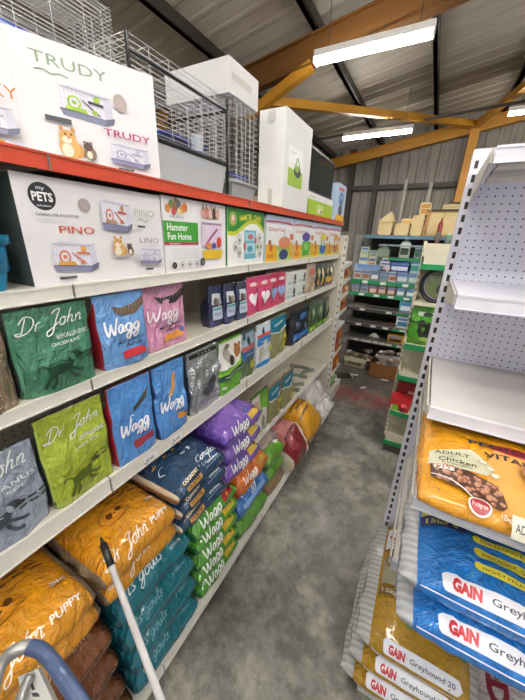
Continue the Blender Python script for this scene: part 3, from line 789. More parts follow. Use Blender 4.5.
def hamart(P):
    P.rect(0,.12,.205,.20,ink('3f9e33')); P.rect(0,.108,.205,.12,ink('b23a52'))
    P.text('Hamster',.02,.165,.026,wht_i,w=.12,bold=.02); P.text('Fun Home',.02,.130,.026,wht_i,w=.14,bold=.02); P.text('playtime',.03,.111,.007,wht_i,w=.06)
    for (x,y,r,h) in ((.03,.245,.014,'d68a3c'),(.05,.262,.014,'7a8c4a'),(.07,.25,.016,'9a6b45'),(.09,.265,.013,'5d6b7a'),(.105,.245,.014,'e0a34a'),(.125,.255,.016,'d97a3c'),(.06,.235,.012,'cf4d4d'),(.09,.235,.012,'e8d9b8'),(.075,.275,.010,'8a6f4a')): P.ell(x,y,r,r*1.1,ink(h))
    P.text('PET SHOP',.035,.213,.006,ink('55585e'),w=.08)
    for i,x in enumerate((.245,.27,.295,.32,.345)): P.ell(x,.245,.016,.024,ink(['d9a08e','c98a7a','e2bcae','3d332f','d0a79b'][i]))
    for i,x in enumerate((.24,.262,.30,.325)): P.ell(x,.268,.004,.013,ink('8a6a60'))
    P.rect(.225,.10,.375,.195,ink('e6d2e4')); P.rect(.225,.195,.375,.205,ink('a48aa8')); P.poly([(.235,.045),(.37,.045),(.38,.085),(.225,.085)],ink('e9bd2e'))
    P.line([(.25,.11),(.3,.15),(.34,.18)],.012,ink('a0508a')); P.ell(.35,.12,.02,.025,ink('d9432e')); P.ell(.31,.105,.017,.014,ink('454a9a')); P.ell(.27,.105,.018,.016,ink('d98a3c')); P.line([(.24,.1),(.27,.13)],.01,ink('b05a94'))
    for i in range(5): P.line([(.03,.092-.009*i),(.03+(.15 if i%2 else .17),.092-.009*i)],.0016,ink('9a9a9e'),False)
    for i in range(4):
        P.ell(.04+.045*i,.028,.014,.014,ink('6a6a6e')); P.ell(.04+.045*i,.028,.012,.012,wht_i if i else ink('1e1e20')); P.ell(.04+.045*i,.028,.006,.007,ink('6b5f58'))
    P.ell(.216,.035,.017,.018,ink('44474c')); P.line([(.206,.038),(.227,.038)],.003,ink('c9c9c9'),False); P.line([(.206,.03),(.227,.03)],.003,ink('c9c9c9'),False)
carton('cage_carton','white carton with a green name band and a purple and yellow cage picture','box',(-1.107,1.115,AZ),.415,.32,.288,RZ,art=hamart,col='ece9ea')
def cafeart(P):
    W=.385
    P.poly([(0,.17),(.06,.165),(.13,.185),(.2,.22),(.27,.23),(.34,.215),(W,.19),(W,.285),(0,.285)],ink('2f8a35'))
    P.line([(0,.165),(.07,.165),(.13,.19),(.2,.222),(.28,.23),(.34,.21),(W,.18)],.02,ink('c9cf2e'))
    P.text('HAMSTER',.115,.228,.026,ink('e9d63a'),w=.13,bold=.03,ang=.12); P.text('CAFE',.262,.243,.026,ink('e9d63a'),w=.08,bold=.03,ang=-.12)
    P.ell(.05,.235,.035,.035,ink('8fb04a')); P.ell(.05,.232,.022,.024,ink('c8a07a')); P.ell(.05,.24,.012,.014,ink('e9d9c4'))
    P.rect(.16,.03,.29,.185,ink('6fb3c9')); P.rect(.17,.13,.28,.175,ink('9fd4e0')); P.rect(.17,.06,.28,.115,ink('b7dde4')); P.ell(.165,.1,.012,.025,ink('c9475a')); P.ell(.285,.13,.012,.02,ink('c9475a')); P.ell(.225,.15,.03,.015,ink('c46a72')); P.ell(.22,.085,.03,.018,ink('4e9ab2')); P.ell(.305,.095,.014,.012,ink('86b545'))
    for (x,y) in ((.11,.135),(.07,.1),(.11,.07),(.33,.15),(.345,.1),(.335,.06)): P.ell(x,y,.018,.026,ink('a9adb0')); P.ell(x,y,.015,.022,ink('e2ded8')); P.ell(x,y-.004,.008,.011,ink('6b6f78'))
    P.line([(.08,.018),(.3,.018)],.002,ink('9a9a9e'),False)
carton('cage_carton','white and green carton with a yellow arched name over a blue cage picture','box',(-1.107,1.532,AZ),.385,.32,.286,RZ,art=cafeart,col='eef0ec',side=card('2f8a35'))
def critter(c1,c2,v):
    def art(P):
        W=.43
        P.rect(0,.235,W,.285,ink('b9cbe4')); P.rect(0,.0,W,.075,ink('b9cf7a')); P.rect(0,.075,W,.235,ink('eef0f0')); P.rect(0,.07,W,.10,ink('9fb765'))
        P.line([(0,.245),(.2,.25),(W,.238)],.010,ink('c33b4e')); P.text('kaytee',.28,.246,.016,ink('c33b4e'),w=.09,bold=.02)
        P.text('CritterTrail',.03,.19,.024,ink('c9465f'),w=.24,bold=.01)
        P.poly([(0,0),(.17,0),(.15,.105),(0,.11)],ink('eab52a')); P.rect(.02,.02,.11,.05,ink('d98a1e')); P.ell(.07,.085,.024,.024,ink('d95a3c')); P.ell(.05,.12,.02,.018,ink('a8643a'))
        if v==0: P.ell(.28,.12,.1,.04,c1); P.ell(.27,.04,.075,.035,c2); P.line([(.27,.12),(.27,.2)],.02,ink('9fb5c4'),False)
        elif v==1: P.ell(.25,.165,.09,.035,c1); P.poly([(.19,.02),(.32,.02),(.36,.13),(.17,.13)],c2); P.ell(.26,.09,.05,.03,ink('8fd068'))
        else: P.rect(.2,.06,.34,.2,c1); P.ell(.27,.07,.08,.05,c2); P.ell(.27,.12,.04,.03,ink('c9d6e8'))
        P.rect(.36,.02,.42,.12,ink('e0b036')); P.rect(.36,.14,.42,.18,ink('d9745a'))
    return art
CG='bright habitat cartons in a row on the upper shelf'
for (y,w,cc,v,lab) in ((1.972,.43,('d9845a','33406e'),0,'bright habitat carton with an orange dome picture, next to the green named carton'),
        (2.41,.42,('54489a','5fb034'),1,'bright habitat carton with a purple top and lime green tank picture'),
        (2.83,.40,('e0d23a','3f6fb8'),2,'bright habitat carton with a yellow and blue tower picture, third in its row'),
        (3.19,.27,('e3a83a','c9594a'),2,'bright habitat carton with an orange and red picture at the far end of its shelf')):
    carton('habitat_carton',lab,'box',(-1.107,y,AZ),w,.32,.278,RZ,art=critter(ink(cc[0]),ink(cc[1]),v),col='dfe4e8',group=CG)
# pet carrier at the left edge
pc=root('pet_carrier',(-1.02,.245,AZ),'teal plastic pet carrier with a dark lid at the left edge of its shelf','pet carrier',rz=RZ)
tl=metal('1079a3',.3); b=MB()
def loft(mb,rects,m,cap=True):
    vs=[];fs=[]; n=None
    for (w,d,z,r) in rects:
        ring=[]
        for (sx_,sy_,a0) in ((1,1,0),(-1,1,90),(-1,-1,180),(1,-1,270)):
            for k in range(5):
                a=R(a0+k*22.5); ring.append((sx_*(w/2-r)+r*math.cos(a),sy_*(d/2-r)+r*math.sin(a),z))
        n=len(ring); vs+=ring
    for i in range(len(rects)-1):
        for k in range(n): a=i*n+k; b_=i*n+(k+1)%n; fs.append((a,b_,b_+n,a+n))
    mb.add(vs,fs,m,True)
    if cap: mb.add(vs,[tuple(range(n-1,-1,-1)),tuple(range(len(vs)-n,len(vs)))],m)
loft(b,[(.24,.16,.0,.03),(.255,.175,.045,.03),(.255,.175,.047,.03),(.265,.185,.048,.03),(.27,.19,.11,.03),(.27,.19,.112,.03),(.29,.21,.113,.035),(.29,.21,.135,.035)],tl); b.build('base',parent=pc)
b=MB(); loft(b,[(.26,.18,.136,.03),(.24,.16,.2,.05),(.18,.1,.26,.04)],metal('3c4346',.4)); b.build('lid',parent=pc)
b=MB()
for i in range(6):
    x=-.11+.044*i; b.tube([(x,-.1,.13),(x,-.09,.2),(x*.8,-.055,.262)],.0025,wire,n=5)
b.tube([(.1,-.1,.135),(.12,-.09,.2),(.09,-.05,.255)],.006,metal('a5adb0',.3,.6),n=6); b.build('wire_door',parent=pc)

# ================================================================== SHELF B
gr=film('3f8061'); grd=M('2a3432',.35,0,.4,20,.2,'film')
def drjohn(main,darker,variant):
    dk=ink(darker); wt=ink('e4e9e4')
    def art(P,W,Hh):
        P.rect_r(W*.02,Hh*.02,W*.03,Hh*.9,ink(variant[1]),0)
        P.script('Dr John',W*.10,Hh*.74,.022 if W<.25 else .03,wt,w=.14,shear=.4,ang=.06,width=W*.78)
        P.text(variant[0],W*.50,Hh*.62,Hh*.05,wt,w=W*.42,bold=0,ang=.03); P.text(variant[2],W*.42,Hh*.555,Hh*.034,wt,w=W*.36,ang=.03)
        P.line([(W*.12,Hh*.49),(W*.9,Hh*.54)],.0018,dk,False); P.line([(W*.12,Hh*.45),(W*.6,Hh*.48)],.0018,dk,False)
        P.dog(W*.2,Hh*.08,W*.48,ink(darker),ink(variant[3])); P.paws(W*.68,Hh*.33,W*.075,ink('15231b'),2,3,.12)
    return art
def pch(name,label,cat,y0,y1,xf,z,h,d,face,side,art=None,**k):
    W=(y1-y0)*1.09; y0+=.008; y1+=.008; a=(lambda P:art(P,W,h)) if art else None
    yaw=k.pop('yaw',0); lean=k.pop('lean',0)
    return pouch(name,label,cat,(xf-d/2,(y0+y1)/2,z),W,h,d,RZ,face,side,art=a,rot=(lean,0,RZ+yaw),**k)
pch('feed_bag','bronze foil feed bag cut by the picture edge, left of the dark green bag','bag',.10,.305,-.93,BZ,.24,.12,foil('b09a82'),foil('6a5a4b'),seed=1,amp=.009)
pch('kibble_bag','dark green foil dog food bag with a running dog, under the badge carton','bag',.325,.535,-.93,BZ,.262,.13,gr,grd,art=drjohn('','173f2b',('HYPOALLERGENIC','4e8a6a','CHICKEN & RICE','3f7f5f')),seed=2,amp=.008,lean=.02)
def wagg(main_dark,patch,words=('COMPLETE','Adult'),lpatch='b3202c',tail='6d5a47',flag=True,wh='f1f2f4'):
    def art(P,W,Hh):
        P.poly([(W*.30,Hh*.84),(W*.45,Hh*.80),(W*.72,Hh*.82),(W*.97,Hh*.92),(W*.97,Hh*.80),(W*.75,Hh*.70),(W*.5,Hh*.69),(W*.36,Hh*.74)],ink(tail)) if tail else None
        for i in range(7):
            if tail: P.line([(W*(.36+.08*i),Hh*(.72+.015*i)),(W*(.42+.08*i),Hh*(.80+.013*i))],.003,ink('a79a8a'),False)
        P.script('Wagg',W*.08,Hh*.47,Hh*.10,ink(wh),w=.28,shear=.2,ang=.04,width=W*.68)
        P.line([(W*.2,Hh*.39),(W*.85,Hh*.42)],.0015,ink('1d2440'),False)
        P.text(words[0],W*.28,Hh*.335,Hh*.042,ink('1d2440'),w=W*.56,bold=.02,ang=.03); P.text(words[1],W*.42,Hh*.27,Hh*.055,ink('1d2440'),w=W*.36,bold=.01,ang=.03)
        P.rect_r(W*.34,Hh*.12,W*.48,Hh*.105,ink(patch),.04); P.ell(W*.8,Hh*.24,W*.05,W*.05,ink('4c6fb0'))
    return art
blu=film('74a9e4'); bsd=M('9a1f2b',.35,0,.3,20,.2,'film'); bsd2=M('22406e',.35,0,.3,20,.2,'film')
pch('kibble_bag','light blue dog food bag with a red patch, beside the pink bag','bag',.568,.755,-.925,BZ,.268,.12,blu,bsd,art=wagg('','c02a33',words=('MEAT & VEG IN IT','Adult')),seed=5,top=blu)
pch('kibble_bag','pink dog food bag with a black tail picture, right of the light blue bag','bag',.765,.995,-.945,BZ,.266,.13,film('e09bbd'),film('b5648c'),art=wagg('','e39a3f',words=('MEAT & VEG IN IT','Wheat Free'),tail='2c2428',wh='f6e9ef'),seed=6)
def navyart(P,W,Hh):
    P.poly([(W*.15,Hh*.55),(W*.85,Hh*.55),(W*.8,Hh*.8),(W*.2,Hh*.82)],ink('c9ccd2')); P.rect(W*.18,Hh*.18,W*.86,Hh*.5,ink('b9c3d6')); P.rect(W*.22,Hh*.42,W*.8,Hh*.47,ink('3d8a86'))
    P.ell(W*.4,Hh*.62,W*.14,Hh*.1,ink('4c443f')); P.ell(W*.62,Hh*.6,W*.12,Hh*.1,ink('8a8078')); P.text('MILK',W*.3,Hh*.28,Hh*.07,ink('20305e'),w=W*.4)
NB='navy and silver litter packs on the second shelf'
for i,(y0,y1,xf,lab) in enumerate(((1.20,1.30,-.96,'navy and silver foil pack, leftmost of three beside the empty shelf stretch'),(1.305,1.405,-.945,'navy and silver foil pack in the middle of its row of three'),(1.41,1.515,-.935,'navy pack with a pale label, touching the pink heart packs'))):
    pch('treat_pack',lab,'bag',y0,y1,xf,BZ,.22,.08,film('252c55'),film('1a1f3f'),art=navyart,group=NB,seed=20+i,amp=.005,yaw=.05*(i-1))
def heartart(white):
    def art(P,W,Hh):
        def heart(cx,cy,k,m):
            pts=[]
            for i in range(24):
                t=2*PI*i/24; pts.append((cx+k*.062*16*math.sin(t)**3,cy+k*.062*(13*math.cos(t)-5*math.cos(2*t)-2*math.cos(3*t)-math.cos(4*t))))
            P.poly(pts,m)
        P.rect(W*.05,Hh*.72,W*.95,Hh*.86,ink('d43a5c')); P.ell(W*.5,Hh*.8,W*.3,Hh*.05,ink('e9d0d6'))
        heart(W*.5,Hh*.42,W*.36,ink('f0e9ea' if white else '8fa6d9')); P.text('treats',W*.25,Hh*.12,Hh*.06,ink('b22348'),w=W*.5)
    return art
HG='pink heart packs hung tight together on the second shelf'
for i,(y0,y1,xf,wh_) in enumerate(((1.535,1.665,-.94,True),(1.67,1.80,-.935,True),(1.81,1.94,-.94,False),(1.95,2.08,-.94,False))):
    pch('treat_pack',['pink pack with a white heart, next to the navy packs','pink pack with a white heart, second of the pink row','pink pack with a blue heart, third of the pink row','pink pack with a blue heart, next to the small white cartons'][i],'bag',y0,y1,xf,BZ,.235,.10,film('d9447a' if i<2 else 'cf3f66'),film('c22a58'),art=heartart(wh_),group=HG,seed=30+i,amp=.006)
def wbart(P):
    P.line([(.02,.085),(.12,.09)],.006,ink('7fb0c4'),False); P.line([(.02,.06),(.15,.065)],.004,ink('88888c'),False); P.ell(.16,.06,.02,.03,ink('3c3c42')); P.rect(.02,.015,.1,.04,ink('a9c6cf')); P.rect(.12,.015,.19,.03,ink('6d6d72'))
WG='small white cartons stacked two high on the second shelf'
for i,(y,z,t_) in enumerate(((2.20,0,'lower left'),(2.20,1,'upper left'),(2.41,0,'lower right'),(2.41,1,'upper right'))):
    carton('treat_carton','small white printed carton, %s of the stacked four beside the pink packs'%t_,'box',(-1.03,y,BZ+z*.109),.2,.18,.108,RZ,art=wbart,col='dddcd6',group=WG)
def tanart(P,W,Hh): P.ell(W*.5,Hh*.72,W*.2,Hh*.1,ink('c84a45')); P.line([(W*.3,Hh*.5),(W*.7,Hh*.46),(W*.35,Hh*.36),(W*.7,Hh*.28)],.006,ink('8a5a40')); P.rect(W*.2,Hh*.08,W*.8,Hh*.18,ink('b89a7a'))
pch('litter_bag','tall beige paper bag with a red mark, right of the small white cartons','bag',2.53,2.74,-.93,BZ,.262,.14,film('cdb79c'),film('b39d82'),art=tanart,seed=41)
def yb(P,W,Hh): P.ell(W*.5,Hh*.3,W*.36,Hh*.16,ink('d9a52a')); P.ell(W*.35,Hh*.62,W*.1,Hh*.2,ink('c9b26a')); P.ell(W*.68,Hh*.62,W*.09,Hh*.2,ink('e0d6b8')); P.ell(W*.5,Hh*.5,W*.14,Hh*.12,ink('1d1a12'))
pch('treat_pack','yellow and black pack with pale antler shapes, left of the last two on its shelf','bag',2.76,3.05,-.94,BZ,.25,.12,film('2d2a1c'),film('1c1a12'),art=yb,seed=42,group='yellow and black packs at the far end')
pch('treat_pack','yellow and black pack with pale antler shapes, last on its shelf beside the end bay','bag',3.07,3.36,-.94,BZ,.24,.12,film('3a331a'),film('1c1a12'),art=yb,seed=43,group='yellow and black packs at the far end')

# ================================================================== SHELF C
pch('kibble_bag','silver blue foil dog food bag at the picture edge, left of the lime bag','bag',.06,.305,-.94,CZ,.30,.14,film('9aa4b5',.22,.8),film('3c3c42'),art=drjohn('','3a414c',('MANUS','98a2b0','CHICKEN','9aa3ae')),seed=51,amp=.009)
pch('kibble_bag','lime green foil dog food bag with silver script, beside the silver blue bag','bag',.325,.535,-.935,CZ,.345,.14,film('a9b936'),grd,art=drjohn('','4d5c14',('HYPOALLERGENIC','a8b845','LAMB & RICE','7d8d22')),seed=52,amp=.008)
wagC=wagg('','a02733',words=('','Adult'))
def waggC(patch,tail,fl):
    def art(P,W,Hh):
        P.poly([(W*.35,Hh*.62),(W*.52,Hh*.60),(W*.78,Hh*.70),(W*.92,Hh*.86),(W*.80,Hh*.80),(W*.72,Hh*.76),(W*.55,Hh*.68),(W*.40,Hh*.66)] if fl==0 else [(W*.35,Hh*.55),(W*.48,Hh*.56),(W*.60,Hh*.68),(W*.66,Hh*.86),(W*.56,Hh*.83),(W*.5,Hh*.7),(W*.4,Hh*.6)],ink(tail))
        P.line([(W*.38,Hh*.56),(W*.43,Hh*.575),(W*.48,Hh*.565)],.003,ink('eef0f2'))
        P.script('Wagg',W*.12,Hh*.37,Hh*.085,ink('f1f2f4'),w=.28,shear=.2,ang=.05,width=W*.68)
        P.text('Adult',W*.48,Hh*.28,Hh*.04,ink('1d2a6a'),w=W*.28,bold=.02,ang=.05)
        P.rect_r(W*.38,Hh*.15,W*.48,Hh*.09,ink(patch),.06)
        if fl: P.ell(W*.8,Hh*.24,W*.04,W*.04,ink('24204a'))
    return art
blu2=film('5797dd'); blu3=M('1d3f70',.35,0,.3,20,.2,'film')
pch('kibble_bag','blue dog food bag with a dark tail and dull red patch, beside lime bag','bag',.56,.745,-.925,CZ,.352,.12,blu2,bsd,art=waggC('8e2b34','4b483c',0),seed=53,top=blu3 if False else None)
pch('kibble_bag','blue dog food bag with a tan tail and yellow patch, beside crinkled silver bag','bag',.765,.945,-.925,CZ,.352,.12,blu2,blu3,art=waggC('c08a2e','c98e4a',1),seed=54,amp=.008)
def silverart(P,W,Hh):
    P.rect(W*.1,Hh*.90,W*.9,Hh*.97,ink('17181a')); 
    for i in range(4): P.ell(W*(.35+.1*i),Hh*.93,.004,.004,ink('d9d9d9'))
    P.ell(W*.55,Hh*.32,W*.22,Hh*.09,ink('3d444d')); P.ell(W*.72,Hh*.4,W*.1,Hh*.06,ink('363c45')); P.line([(W*.2,Hh*.16),(W*.85,Hh*.24)],.008,ink('4a515b'))
pch('feed_bag','crinkled silver foil bag with a black top, right of the tan-tail blue bag','bag',.985,1.225,-.93,CZ,.345,.15,foil('c6c9cc',1.0,18),M('2f3d50',.35,0,.4,20,.2,'film'),art=silverart,seed=55,amp=.012)
def ferret(P,W,Hh):
    P.rect(W*.0+.004,Hh*.48,W-.004,Hh*.97,ink('e6e3dd')); P.ell(W*.3,Hh*.72,W*.12,Hh*.17,ink('a9a096'),.5); P.ell(W*.45,Hh*.6,W*.09,Hh*.1,ink('3b342c')); P.ell(W*.72,Hh*.72,W*.15,Hh*.12,ink('b0763f')); P.ell(W*.65,Hh*.84,W*.05,Hh*.04,ink('8a5326')); P.ell(W*.82,Hh*.84,W*.05,Hh*.04,ink('8a5326')); P.ell(W*.3,Hh*.88,W*.1,Hh*.05,ink('7a7268'))
    P.poly([(0.003,Hh*.36),(W*.4,Hh*.40),(W-.003,Hh*.50),(W-.003,Hh*.58),(W*.4,Hh*.46),(.003,Hh*.42)],ink('8cbf3a')); P.poly([(.003,Hh*.27),(W-.003,Hh*.36),(W-.003,Hh*.47),(.003,Hh*.37)],ink('1c4a3f'))
    P.line([(W*.15,Hh*.33),(W*.85,Hh*.395)],.007,ink('d9e6d0'),False); P.rect(W*.06,Hh*.12,W*.2,Hh*.17,ink('d9e6d0'))
pch('small_animal_feed_bag','glossy green and white small-animal feed bag with ferrets, right of the silver foil bag','bag',1.235,1.455,-.925,CZ,.335,.14,film('69b52c'),film('3b6b1f'),art=ferret,seed=56)
def pengart(P,W,Hh):
    P.rect(.004,Hh*.02,W-.004,Hh*.42,ink('5c6f4a')); P.rect(.004,Hh*.42,W-.004,Hh*.6,ink('2f5f94')); P.rect(.004,Hh*.6,W-.004,Hh*.7,ink('b05a5a')); P.rect(.004,Hh*.7,W-.004,Hh*.95,ink('8ba3b5')); P.ell(W*.5,Hh*.78,W*.1,Hh*.09,ink('191b20')); P.ell(W*.2,Hh*.9,W*.08,Hh*.08,ink('191b20')); P.ell(W*.75,Hh*.25,W*.14,Hh*.1,ink('b5b53a')); P.text('litter',W*.2,Hh*.5,Hh*.05,ink('dfe6ee'),w=W*.55)
pch('cat_litter_bag','slate blue and green litter bag with a small dark bird, behind the shelf joint','bag',1.48,1.63,-.94,CZ,.325,.13,film('55707c'),film('2f3f46'),art=pengart,seed=57)
def wbl(P,W,Hh):
    P.rect(.006,Hh*.55,W-.006,Hh*.72,ink('1d78b8')); P.rect(.006,Hh*.74,W-.006,Hh*.97,ink('c9dbe8')); P.rect(.006,Hh*.72,W-.006,Hh*.78,ink('cf4a45')); P.ell(W*.45,Hh*.84,W*.08,Hh*.08,ink('20242a')); P.rect(.006,Hh*.06,W-.006,Hh*.15,ink('1d78b8')); P.text('cat litter',W*.2,Hh*.61,Hh*.04,wht_i,w=W*.6)
    P.rect_r(W*.1,Hh*.3,W*.35,Hh*.03,ink('c9b53a'),.4); P.rect_r(W*.1,Hh*.38,W*.35,Hh*.03,ink('8a8a40'),.4); P.ell(W*.8,Hh*.4,W*.12,Hh*.07,ink('e3d23f'))
pch('cat_litter_bag','white litter bag with bright blue bands, left of the teal-topped packs','bag',1.66,1.85,-.93,CZ,.33,.13,film('e3e6e8',.3,.25),film('c9ccd0'),art=wbl,seed=58)
def tealgold(P,W,Hh):
    P.rect(.006,Hh*.04,W-.006,Hh*.72,ink('8c8b5e')); P.poly([(.006,Hh*.66),(W*.5,Hh*.60),(W-.006,Hh*.72),(W-.006,Hh*.96),(.006,Hh*.96)],ink('15718c')); P.script('bb',W*.2,Hh*.7,Hh*.05,wht_i) if False else P.text('breeder',W*.22,Hh*.76,Hh*.06,wht_i,w=W*.55,bold=.02,ang=.1)
    P.poly([(.006,Hh*.62),(W*.5,Hh*.56),(W-.006,Hh*.68),(W-.006,Hh*.72),(W*.5,Hh*.60),(.006,Hh*.66)],ink('d9dcd2')); P.ell(W*.82,Hh*.3,W*.12,Hh*.2,ink('e0c92e'))
    P.ell(W*.82,Hh*.33,W*.05,Hh*.07,ink('3a3a22')); P.ell(W*.82,Hh*.22,W*.035,Hh*.05,ink('3a3a22'))
    for i in range(6): P.line([(W*.12,Hh*(.1+.07*i)),(W*.55,Hh*(.12+.07*i))],.002,ink('b5b48c'),False)
pch('cat_litter_bag','teal-topped gold litter pack on the shelf above its two twins','bag',1.90,2.16,-.945,CZ,.33,.15,film('8f8c62'),film('9a7f62'),art=tealgold,seed=59)
def darkart(P,W,Hh):
    P.rect(W*.1,Hh*.1,W*.9,Hh*.28,ink('2e6cb5')); P.ell(W*.3,Hh*.55,W*.13,Hh*.1,ink('3b4a66')); P.ell(W*.62,Hh*.75,W*.2,Hh*.1,ink('3f6aa0')); P.ell(W*.25,Hh*.6,.012,.014,ink('c9d0da')); P.ell(W*.75,Hh*.42,W*.1,Hh*.09,ink('4a5560')); P.rect(W*.12,Hh*.13,W*.3,Hh*.2,ink('8fb4e0'))
pch('kibble_bag','dark navy dog food bag with a blue foot band, beyond the teal-topped gold pack','bag',2.27,2.66,-.935,CZ,.30,.17,film('141c30'),film('10141f'),art=darkart,seed=60,amp=.008)
def dgart(P,W,Hh): P.rect(W*.1,Hh*.06,W*.9,Hh*.2,ink('8fc23a')); P.ell(W*.5,Hh*.6,W*.25,Hh*.2,ink('5a7a4a')); P.ell(W*.5,Hh*.66,W*.13,Hh*.12,ink('a9b5a2')); P.rect(W*.2,Hh*.26,W*.8,Hh*.36,ink('3f5f35'))
for i,(y0,y1) in enumerate(((2.69,2.89),(2.91,3.12),(3.14,3.34))):
    pch('kibble_bag',['olive green pack with a lime foot, left of two alike beyond the navy bag','olive green pack with a lime foot, right of two alike beyond the navy bag','dark charcoal pack with a lime foot, last on its shelf'][i],'bag',y0,y1,-.935,CZ,.31-.01*i,.14,film(['4c6238','4c6238','23282a'][i]),film('23301c'),art=dgart,seed=61+i,group='small green-footed packs at the far end')

# ================================================================== SHELF D
def d1(P,W,Hh):
    P.rect(.005,.01,W*.45,Hh*.97,ink('d6cfc8')); P.rect(W*.1,Hh*.55,W*.4,Hh*.85,ink('c9a39a')); P.rect(W*.45,Hh*.45,W-.01,Hh*.95,ink('6ca22f')); P.ell(W*.55,Hh*.35,W*.32,Hh*.28,ink('d9d6d0')); P.ell(W*.6,Hh*.25,W*.1,Hh*.17,ink('8a857c')); P.line([(W*.5,Hh*.5),(W*.55,Hh*.35),(W*.5,Hh*.15)],.006,ink('74706a'))
pch('small_animal_feed_bag','green and white feed bag on the low shelf, left of the two teal-topped gold packs','bag',1.62,1.86,-.93,DZ,.37,.15,film('5f9a2a'),film('3c5f22'),art=d1,seed=70)
pch('cat_litter_bag','teal-topped gold litter pack on the low shelf, beside the green and white bag','bag',1.89,2.11,-.93,DZ,.33,.15,film('8f8c62'),film('9a7f62'),art=tealgold,seed=71,group='teal-topped gold litter packs on the low shelf')
pch('cat_litter_bag','teal-topped gold litter pack at the start of the empty low shelf stretch','bag',2.15,2.38,-.93,DZ,.33,.15,film('8f8c62'),film('9a7f62'),art=tealgold,seed=72,group='teal-topped gold litter packs on the low shelf')
rope=M('7d8374',.7,0,.5,60); rr=random.Random(5)
for i,(x,y,a,L) in enumerate(((-1.02,2.62,.9,.22),(-1.10,2.85,.3,.24),(-1.02,3.02,1.2,.2),(-1.14,3.1,.1,.22),(-1.0,2.52,.5,.14))):
    b=MB()
    for ph in (0,PI):
        pts=[]
        for k in range(26):
            q=k/25; s=(q-.5)*L; w=.013*math.sin(q*6*PI+ph); zz=.017+.013*math.cos(q*6*PI+ph)
            pts.append((s,w*1.4+.02*math.sin(q*3),zz+.0))
        b.tube(pts,.010,rope,n=7)
    for s in (-1,1): b.cyl((s*L/2,.02*math.sin(1.5+1.5*s),.0),.016,.03,rope,10)
    o=b.build('rope_chew',loc=(x,y,DZ+.001),rot=(0,0,a)); tag(o,['grey-green twisted chew at the middle of the bare low shelf','grey-green twisted chew lying deep on the bare low shelf','grey-green twisted chew nearest the end upright','grey-green twisted chew at the back right of the bare shelf','short grey-green twisted chew next to the teal-topped pack'][i],'dog chew','twisted chews lying on the bare low shelf')

# ================================================================== BASE LEVEL, LEFT: sacks lying flat
def sk(name,label,cat,y0,y1,xf,z,T,face,side,art=None,L=.53,**k):
    W=y1-y0
    return sack(name,label,cat,(xf-L/2,(y0+y1)/2,z),W,L,T,RZ,face,side,art=(lambda P:art(P,W,T)) if art else None,rot=(k.pop('tilt',0),0,RZ+k.pop('yaw',0)),**k)
def puppy(P,W,T):
    f0=P.fn; P.fn=lambda u,v,o: f0(u,v if v<.07 else .07+(v-.07)*.66,o)
    dk=ink('5a3208'); w=ink('f0e2c4'); bk=ink('1c1408')
    P.script('Dr John',W*.06,T*.36,.024,w,w=.17,shear=.4,ang=.0,width=W*.54); P.text('PUPPY',W*.66,T*.42,.019,w,w=W*.27,bold=.02,shear=.2)
    P.ell(W*.44,.235,.046,.038,ink('c98317')); P.ell(W*.46,.25,.035,.030,ink('d58e1c')); P.ell(W*.41,.25,.012,.022,dk); P.k-=1; P.ell(W*.54,.26,.012,.02,dk)
    P.ell(W*.47,.243,.006,.005,bk); P.k-=1; P.ell(W*.445,.262,.004,.004,bk); P.k-=1; P.ell(W*.5,.264,.004,.004,bk)
    P.line([(W*.33,.22),(W*.3,.25),(W*.33,.29),(W*.4,.3)],.003,dk); P.line([(W*.34,.2),(W*.45,.19),(W*.56,.2),(W*.66,.215)],.003,dk); P.line([(W*.55,.24),(W*.62,.23),(W*.64,.21)],.0025,dk); P.line([(W*.4,.225),(W*.44,.21),(W*.5,.222)],.0025,dk)
    for i in range(26):
        P.ell(W*(.55+.4*rnd.random()),.2+.07*rnd.random(),.0025,.002,ink('7a4a0c')); P.k-=1
    P.nxt(); P.line([(W*.08,.31),(W*.5,.30),(W*.95,.27)],.0016,dk)
    for r in (0,1):
        for c in range(3): P.rect_r(W*(.50+.15*c-.04*r),.345+.028*r,.034,.008,bk,.0); P.k-=1
    P.nxt()
    P.rect(W*.80,.165,W*.93,.19,ink('8a5a1a')); P.line([(W*.80,.165),(W*.93,.19)],.004,w,False); P.line([(W*.80,.19),(W*.93,.165)],.004,w,False); P.line([(W*.865,.165),(W*.865,.19)],.005,w,False); P.line([(W*.80,.1775),(W*.93,.1775)],.005,w,False)
ora=film('dd9410',.25,.6); org_side=M('8d7a62',.3,.3,.6,25,.2,'film')
OG='orange puppy food sacks in the near pair of stacks'
a=sk('puppy_food_sack','orange puppy food sack, top of the near left stack behind the metal trolley handle','sack',-.045,.305,-.775,.895,.115,ora,org_side,art=puppy,seed=81,group=OG)
copy_tree(a,(-.785-.265,.135,.785),rot=(0,0,RZ+.02),label='orange puppy food sack, second down in the near left stack')
a=sk('puppy_food_sack','orange puppy food sack under the black tip of the white pole, top of its stack','sack',.345,.69,-.775,.905,.115,ora,org_side,art=puppy,seed=83,group=OG)
copy_tree(a,(-.785-.265,.525,.795),rot=(0,0,RZ-.02),label='orange puppy food sack resting directly on the teal sacks')
brn=M('6e3d18',.22,0,.9,18,.5,'film')
def brownart(P,W,T):
    w=ink('c9a886'); P.script('Dr John',W*.08,T*.4,.02,w,w=.12,shear=.4,width=W*.5); P.text('ACTIVE',W*.62,T*.5,.014,w,w=W*.25)
    P.rect(W*.78,.17,W*.9,.19,ink('a98a6a')); P.line([(W*.78,.17),(W*.9,.19)],.003,brn,False); P.line([(W*.78,.19),(W*.9,.17)],.003,brn,False)
BG='dark brown sacks under the orange ones'
